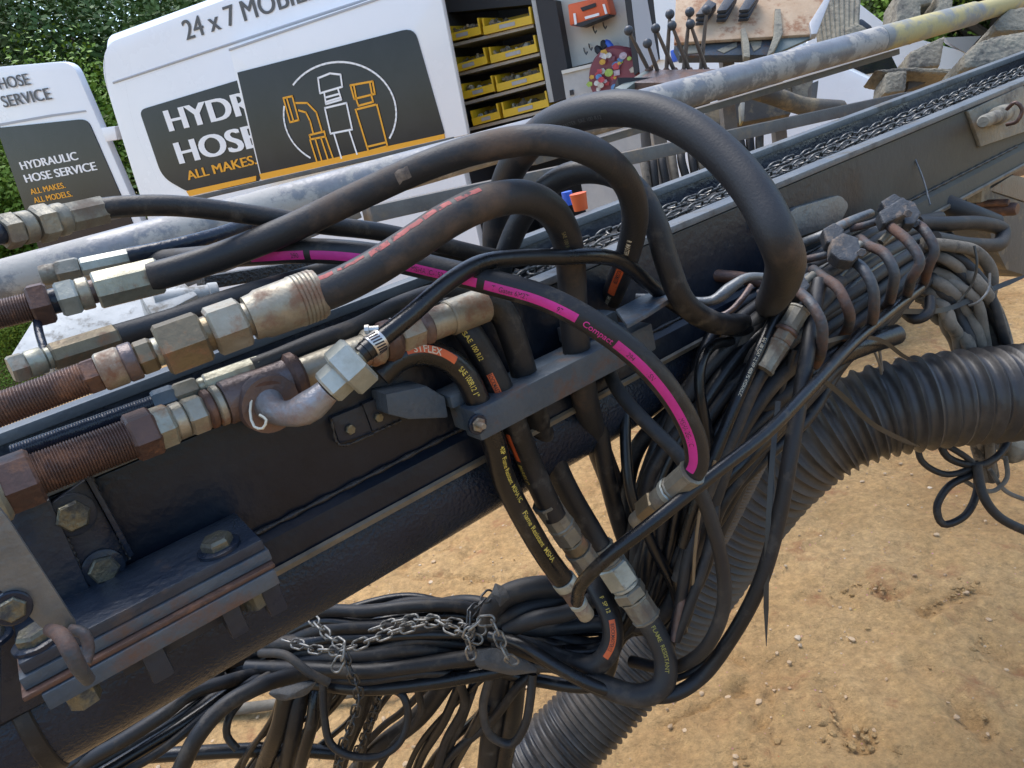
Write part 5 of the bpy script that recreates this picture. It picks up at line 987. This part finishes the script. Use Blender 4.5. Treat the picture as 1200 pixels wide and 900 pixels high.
# ------------------------------------------------------------------ clay covered hoses at far right
for i in range(19):
    a = -1+2*i/18+random.uniform(-.12, .12)
    pts = [(1075+4*a, 318+30*a, 1.24), (1108-2*a, 330+34*a, 1.22+.02*(i % 3)), (1134-22*a, 358+24*a, 1.22+.025*(i % 2)), (1150-30*a, 392+4*a, 1.24+.02*(i % 3)), (1156-28*a, 440, 1.28), (1160-18*a, 500, 1.36), (1165-8*a, 560, 1.42)]
    if i < 10: pts[-1] = (1160, 520, 1.4)
    H('clay_hose', 'pale clay coated hose bending down behind the ribbed duct at the right', [(x+random.uniform(-5, 5), y+random.uniform(-4, 4), d+random.uniform(-.015, .02)) for x, y, d in pts], random.choice([.0075, .009, .0105]), m_clay if i % 4 else m_rubd, 'clay coated hoses at the right', step=.014, n=10)
for i, pts in enumerate([[(1075, 262, 1.24), (1110, 262, 1.26), (1150, 262, 1.3), (1175, 270, 1.33), (1172, 285, 1.31), (1140, 287, 1.27), (1095, 280, 1.22)], [(1080, 285, 1.2), (1115, 288, 1.2), (1145, 296, 1.22), (1162, 320, 1.24), (1160, 350, 1.26)], [(1085, 228, 1.45), (1110, 240, 1.4), (1140, 252, 1.4), (1165, 262, 1.42)]]):
    H('hose', ['dusty hose doubled back in a tight bend right of the hooks', 'clay smeared hose arching over the pale hoses', 'thick dark hose running under the mast edge at the right'][i], pts, [.0125, .010, .019][i], [m_rubd, m_clay, m_rubd][i])
H('hose', 'dark elbow of hose below the hooks behind the pale hoses', [(1090, 350, 1.2), (1087, 368, 1.18), (1072, 374, 1.18), (1058, 362, 1.2), (1062, 345, 1.22)], .0085, m_rub)
H('hose', 'muddy hose loop peeking out under the pale hoses', [(1085, 355, 1.26), (1100, 376, 1.26), (1118, 378, 1.26), (1128, 368, 1.28)], .008, m_clay)
for i, pts in enumerate([[(1142, 288, 1.18), (1145, 310, 1.18), (1138, 335, 1.19), (1122, 355, 1.2)], [(1160, 320, 1.19), (1158, 340, 1.19), (1145, 355, 1.19), (1135, 358, 1.2)], [(1000, 400, 1.08), (1018, 402, 1.1), (1030, 425, 1.12), (1033, 438, 1.14)], [(1028, 380, 1.1), (1030, 405, 1.12), (1034, 435, 1.14)]]):
    H('wire', ['thin wire wound round the pale clay hoses', 'second thin wire round the pale clay hoses nearer the right', 'bent wire standing just above the ribbed duct', 'straight wire standing just above the ribbed duct'][i], pts, .0022, m_steel if i else m_tie, cat='wire', n=6)
for i, pts in enumerate([[(1098, 505, 1.3), (1110, 535, 1.3), (1150, 545, 1.3), (1180, 520, 1.32), (1182, 480, 1.34)], [(1075, 515, 1.3), (1080, 540, 1.3), (1110, 556, 1.3), (1140, 545, 1.3), (1115, 525, 1.3), (1085, 512, 1.32)], [(1142, 555, 1.3), (1112, 570, 1.3), (1098, 595, 1.3), (1105, 614, 1.3), (1130, 605, 1.3), (1145, 575, 1.31), (1142, 540, 1.32)], [(1145, 545, 1.29), (1152, 580, 1.28), (1170, 605, 1.28), (1215, 628, 1.28)], [(1178, 535, 1.33), (1180, 560, 1.33), (1165, 575, 1.33), (1150, 574, 1.33), (1125, 560, 1.33)], [(1160, 550, 1.34), (1178, 575, 1.34), (1215, 590, 1.34)]]):
    H('hose', ['black loop of hose hanging lowest against the duct at the right', 'slim loop of hose at the left of the tangle under the duct', 'lowest narrow loop of the tangle under the duct', 'grey streaked hose trailing off the right edge under the duct', 'small round loop at the right of the tangle', 'thin hose leaving the tangle for the right edge'][i], pts, [.0065, .0055, .0065, .008, .004, .004][i], [m_rub, m_rubd, m_rub, m_rubd, m_clay, m_clay][i])
mudb = thing('muddy_clump', 'clump of clay hanging in the pale hoses at the right edge below the duct', 'clay', P(1185, 535, 1.4)); lump(P(1188, 524, 1.4), .03, m_mud, mudb, 3, 'clump')

# ------------------------------------------------------------------ ribbed duct
def duct_r(R, dz=.0235, amp=.0085, dz2=None):
    dz2 = dz2 or dz
    def fn(s, L):
        ph = s/dz+(1/dz2-1/dz)*s*s/(2*L); k = abs((ph % 1)-.5)*2; return R+amp*math.exp(-(k/.42)**2)-amp*.4
    return fn
Dp = [(1260, 452, 1.22), (1180, 461, 1.20), (1100, 469, 1.20), (1020, 485, 1.22), (955, 515, 1.25), (905, 560, 1.30), (865, 612, 1.36), (825, 672, 1.42), (780, 735, 1.48), (735, 790, 1.50), (690, 840, 1.50), (640, 890, 1.50), (580, 950, 1.52)]
H('corrugated_duct', 'wide ribbed black duct sweeping from the right edge down behind the bundle', Dp, .075, m_duct, cat='duct', part='ribbed_tube', n=40, step=.0028, rf=duct_r(.0735, .025, .009, .0125))
H('corrugated_duct', 'narrow ribbed sleeve lying along the upper edge of the wide duct', [(962, 428, 1.02), (940, 445, 1.05), (925, 470, 1.08), (890, 530, 1.12), (865, 580, 1.16), (840, 630, 1.2)], .018, m_duct, cat='duct', part='ribbed_tube', n=24, step=.0015, rf=duct_r(.018, .0065, .0022))
H('taped_hose', 'thick taped black hose end lying across the top of the duct', [(1050, 392, 1.1), (1010, 405, 1.06), (975, 420, 1.03), (945, 440, 1.02)], .0155, m_glossy, rf=lambda s, L: .0155+.0012*math.sin(s*420))

# ------------------------------------------------------------------ lower bundle, knot and hanging hoses
rk = random.Random(21)
def z0(p): return p
low = [
 ([(700, 700, 1.12), (668, 692, 1.1), (630, 688, 1.08), (590, 700, 1.08), (572, 728, 1.1), (575, 752, 1.12)], .0165, m_rubd, 'thick matte hose humped over the top of the chained knot'),
 ([(690, 685, 1.13), (650, 705, 1.09), (610, 715, 1.08), (580, 735, 1.1)], .0135, m_rubd, 'matte hose under the hump at the chained knot'),
 ([(700, 700, 1.08), (665, 718, 1.06), (630, 725, 1.05), (595, 738, 1.08)], .012, m_rubd, 'slimmer matte hose below the hump at the knot'),
 ([(575, 745, 1.08), (610, 755, 1.05), (660, 785, 1.03), (700, 805, 1.02), (745, 818, 1.03)], .0088, m_glossy, 'slim hose leaving the knot towards the lower right'),
 ([(600, 722, 1.12), (556, 705, 1.14), (500, 712, 1.18), (440, 728, 1.18), (380, 752, 1.2), (300, 775, 1.22)], .010, m_rub, 'uppermost hose running left from the chained knot'),
 ([(600, 735, 1.12), (560, 718, 1.13), (500, 722, 1.16), (430, 740, 1.17), (350, 758, 1.19), (270, 790, 1.2)], .011, m_glossy, 'second hose from the top running left from the chained knot'),
 ([(640, 775, 1.12), (560, 790, 1.1), (500, 800, 1.1), (430, 806, 1.11), (370, 800, 1.13), (310, 790, 1.15)], .0115, m_glossy, 'lowest glossy hose on the underside of the bundle left of the knot'),
 ([(650, 765, 1.12), (560, 770, 1.08), (500, 778, 1.08), (430, 786, 1.09), (360, 784, 1.11), (290, 782, 1.14)], .0115, m_rub, 'hose above the lowest one on the underside of the bundle'),
 ([(420, 782, 1.16), (370, 786, 1.12), (330, 795, 1.08), (300, 806, 1.05), (262, 828, 1.02), (232, 862, 1.0), (210, 905, 1.0)], .0115, m_rub, 'thick hose arching down to the bottom edge left of the hanging hoses'),
 ([(400, 775, 1.18), (300, 790, 1.13), (262, 800, 1.08), (225, 812, 1.05), (190, 838, 1.02), (140, 870, 1.0), (70, 908, 1.0)], .010, m_rub, 'hose running to the lower left along the tube'),
 ([(262, 785, 1.18), (240, 805, 1.1), (205, 825, 1.06), (160, 850, 1.03), (100, 885, 1.0), (60, 915, 1.0)], .0092, m_glossy, 'glossy hose hugging the underside of the black tube'),
 ([(395, 882, 1.3), (330, 878, 1.28), (270, 880, 1.26), (200, 884, 1.24), (120, 890, 1.24), (60, 895, 1.25)], .012, m_glossy, 'hose lying level along the bottom left'),
 ([(380, 778, 1.2), (343, 800, 1.14), (328, 850, 1.15), (312, 890, 1.2), (302, 925, 1.25)], .014, m_glossy, 'leftmost of the thick hoses hanging to the bottom edge'),
 ([(390, 780, 1.2), (354, 805, 1.15), (345, 850, 1.15), (338, 890, 1.2), (332, 925, 1.25)], .0135, m_rub, 'second thick hose hanging to the bottom edge'),
 ([(400, 778, 1.2), (374, 800, 1.14), (366, 845, 1.13), (355, 885, 1.15), (345, 925, 1.2)], .010, m_glossy, 'slimmer glossy hose hanging beside the thick pair'),
 ([(386, 800, 1.14), (375, 840, 1.18), (350, 870, 1.22), (315, 905, 1.3)], .010, m_rub, 'hose crossing behind the thick hanging pair'),
 ([(378, 800, 1.1), (380, 840, 1.1), (388, 872, 1.1), (412, 886, 1.1), (445, 886, 1.1), (468, 870, 1.1), (478, 840, 1.1), (472, 815, 1.1), (450, 805, 1.12)], .0058, m_rub, 'thin hose making a wide U in front of the hanging hoses'),
 ([(282, 822, 1.15), (268, 842, 1.12), (266, 862, 1.12), (278, 878, 1.12)], .0058, m_rub, 'short curled hose end at the lower left'),
 ([(575, 790, 1.12), (566, 830, 1.14), (575, 862, 1.15), (598, 872, 1.15), (615, 850, 1.13), (622, 815, 1.12), (624, 790, 1.12)], .0068, m_rubd, 'U shaped hose hanging under the knot'),
 ([(600, 760, 1.17), (585, 795, 1.2), (578, 840, 1.24), (572, 890, 1.3), (568, 930, 1.36)], .018, m_rub, 'thick dark hose hanging behind the U shaped hose'),
 ([(622, 760, 1.17), (606, 795, 1.2), (600, 840, 1.24), (590, 890, 1.3), (585, 930, 1.36)], .017, m_glossy, 'thick shiny hose hanging right of the dark one under the knot'),
 ([(525, 795, 1.2), (490, 840, 1.26), (440, 880, 1.33), (400, 925, 1.42)], .0165, m_rub, 'thick slanting hose running to the bottom edge'),
 ([(540, 800, 1.18), (520, 845, 1.22), (495, 885, 1.28), (480, 925, 1.34)], .008, m_glossy, 'first slim hose slanting to the bottom left of the thick hanging ones'),
 ([(556, 800, 1.18), (540, 845, 1.22), (522, 885, 1.28), (512, 925, 1.34)], .008, m_rub, 'second slim hose slanting to the bottom edge'),
 ([(568, 830, 1.2), (552, 860, 1.24), (535, 890, 1.3), (520, 925, 1.34)], .009, m_glossy, 'third slim hose slanting to the bottom beside the thick hanging ones'),
 ([(440, 800, 1.16), (425, 840, 1.2), (408, 880, 1.24), (395, 925, 1.3)], .0065, m_rub, 'thin hose hanging between the two U shaped hoses'),
 ([(430, 805, 1.14), (415, 850, 1.17), (398, 890, 1.2), (392, 925, 1.24)], .008, m_glossy, 'knobbly dark hose hanging left of the thick slanting one'),
 ([(505, 800, 1.18), (470, 835, 1.24), (450, 850, 1.28), (415, 885, 1.34)], .006, m_rub, 'thin hose slanting behind the wide U'),
 ([(305, 765, 1.06), (335, 768, 1.04), (362, 788, 1.03), (385, 800, 1.04)], .0062, m_rubd, 'thin dusty hose laid over the bundle left of the chain'),
]
for pts, R, m, lab in low: H('hose', lab, pts, R, m, n=14)
for i in range(17):
    sx = rk.uniform(325, 615); dx = rk.uniform(25, 150); sag = rk.uniform(-14, 22); d0 = 1.14+rk.uniform(0, .09); sy = 790+rk.uniform(-12, 8)
    H('hose', 'thin black hose in the fan that sags from the lower bundle to the bottom edge', [(sx+rk.uniform(10, 30), sy-14, d0), (sx, sy+4, d0), (sx-dx*.3+sag, sy+45, d0+.05), (sx-dx*.7+sag*.5, sy+88, d0+.1), (sx-dx, 935, d0+.16)], rk.choice([.0042, .005, .006, .0075]), [m_glossy, m_rub, m_glossy][i % 3], 'thin hoses fanning from the lower bundle', step=.012, n=10)
for i in range(7):
    sx = 300-22*i; H('hose', 'black hose sweeping from under the tube to the bottom left corner', [(sx+60+rk.uniform(-10, 10), 775+rk.uniform(-6, 10)+i*3, 1.16), (sx, 800+i*7, 1.1), (sx-50, 832+i*8, 1.06), (sx-120+rk.uniform(-12, 12), 880+i*4, 1.03), (sx-190, 925, 1.0)], rk.choice([.0065, .008, .0095]), m_set[i % 5], 'hoses sweeping to the bottom left corner', step=.012, n=10)
for i in range(8):
    a = -1+2*i/7; y = 748+38*a
    H('hose', 'black hose lying in the lower bundle left of the chained knot', [(590, 755+20*a, 1.12), (545, y+2, 1.1+.01*(i % 3)), (490, y+4*math.sin(i), 1.09), (430, y+6+5*math.sin(i*2.), 1.1), (370, y+8, 1.13), (310, 775+22*a, 1.17), (255, 790+15*a, 1.22)], [.0095, .0075, .011][i % 3], m_set[i % 5], 'hoses of the lower bundle')
# dark rag strips wound round the bundle
def rag(label, c, ax, r0, r1, ln, seed):
    mb = MB(); n = 28; pr = []
    d = ax.normalized(); e = d.orthogonal().normalized(); g = d.cross(e); vs = []; K = 12
    for k in range(K+1):
        for i in range(n):
            a = 2*math.pi*i/n; q = c+d*(ln*(k/K-.5)); rr_ = 1+.12*noise.noise(Vector((math.cos(a)*2+seed, math.sin(a)*2, k*.5)))
            vs.append(q+(e*math.cos(a)*r0+g*math.sin(a)*r1)*rr_)
    mb.add(vs, [(k*n+i, k*n+(i+1) % n, (k+1)*n+(i+1) % n, (k+1)*n+i) for k in range(K) for i in range(n)]); return build(mb, 'rag', m_cloth, label=label, cat='rag', smooth=60)
def flap(label, poly, d, seed):
    pts = [P(x, y, d) for x, y in poly]; cen = sum(pts, Vector())/len(pts); mb = MB(); ring = pts; K = 6; vs = []
    for k in range(K+1):
        for p in ring: q = cen.lerp(p, k/K); q = q-Fv*(.012*(1-(k/K)**2)+.006*noise.noise(q*60+Vector((seed, 0, 0)))); vs.append(q)
    n = len(ring); f1 = [(k*n+i, k*n+(i+1) % n, (k+1)*n+(i+1) % n, (k+1)*n+i) for k in range(K) for i in range(n)]
    m0 = len(vs); vs2 = [q+Fv*.004 for q in vs]; f2 = [tuple(m0+j for j in ff) for ff in f1]; mb.add(vs+vs2, f1+f2); return build(mb, 'rag', m_cloth, label=label, cat='rag', smooth=60)
flap('strip of dark rag wound under the bundle left of the hanging hoses', rnd_poly([(312, 812), (345, 802), (372, 798), (360, 815), (330, 823)], 6), 1.03, 1)
flap('dark rag twisted under the chain knot', rnd_poly([(552, 765), (580, 760), (620, 775), (632, 788), (600, 792), (560, 784)], 6), 1.05, 4)
flap('scrap of dark rag poking up above the knot', rnd_poly([(576, 696), (580, 684), (594, 690), (606, 700), (585, 712)], 2), 1.07, 6)
# chains round the lower bundle
lk2 = link_mesh(.0235, .0135, .0017, 'link', 8, 6); lk2.materials.append(m_chainw); lk3 = lk2.copy(); lk3.materials.clear(); lk3.materials.append(m_chaind)
def chain(label, pts, dark=False, pitch=.0172, m2=None):
    pa = Path([P(*q) for q in pts], .004); t = thing('chain', label, 'chain', pa.p[0], 'chains round the lower hose bundle'); s = 0; k = 0
    while s < pa.len:
        p, d = pa.at(s); n0 = (CAM-p).normalized(); up = Matrix.Rotation((k % 2)*1.45+.2+.3*math.sin(k), 3, d) @ n0; put(lk3 if dark else lk2, 'link', t, frame_m(p+n0*random.uniform(-.001, .001), d, up)); s += pitch; k += 1
chain('bright chain running left along the top of the bundle from the knot', [(560, 738, 1.05), (520, 728, 1.06), (480, 735, 1.06), (440, 748, 1.05), (405, 760, 1.04), (375, 762, 1.05), (335, 750, 1.08)])
chain('second bright strand just above it near the knot', [(556, 748, 1.04), (530, 738, 1.04), (505, 726, 1.06), (470, 728, 1.07), (430, 740, 1.07)])
chain('short bright chain hanging down from the black tube to the bundle', [(368, 727, 1.09), (385, 745, 1.06), (402, 760, 1.035), (398, 775, 1.03), (388, 790, 1.03)])
chain('dark chain slanting behind from the tube', [(388, 710, 1.2), (410, 725, 1.18), (440, 735, 1.16), (500, 735, 1.14)], True)
chain('dark chain dropping from the bundle to the ground left of the wide U', [(404, 770, 1.04), (412, 790, 1.04), (420, 810, 1.06), (415, 840, 1.08), (403, 870, 1.1), (395, 905, 1.14)], True)
chain('second dark chain dropping right of the first', [(445, 805, 1.14), (440, 830, 1.16), (428, 860, 1.2), (415, 890, 1.24)], True)
chain('bright chain looped over the middle of the knot', [(552, 765, 1.03), (548, 745, 1.02), (560, 730, 1.01), (575, 728, 1.01), (582, 740, 1.01), (588, 755, 1.01), (596, 770, 1.01), (606, 778, 1.02)])
chain('dark chain going up and over behind the knot', [(550, 742, 1.03), (550, 722, 1.04), (562, 708, 1.06), (575, 695, 1.08)], True)
# sliver of timber and stain on the ground under the bundle
g0 = ray(300, 845); gA = CAM+g0*(-CAM.z/g0.z); g0 = ray(470, 815); gB = CAM+g0*(-CAM.z/g0.z); g0 = ray(60, 870); gC = CAM+g0*(-CAM.z/g0.z)
t = thing('timber', 'weathered grey round timber lying on the sand beneath the hoses', 'timber', gA)
build(MB().lathe(gC+Vector((0, 0, .03)), gB+Vector((0, 0, .03)), [(0, .014), (.5, .018), (1, .010)], 14), 'pole', mat('weathered_wood', (.15, .13, .10), (.09, .08, .06), 20, (.8, .9), 0, 1, 60), t)
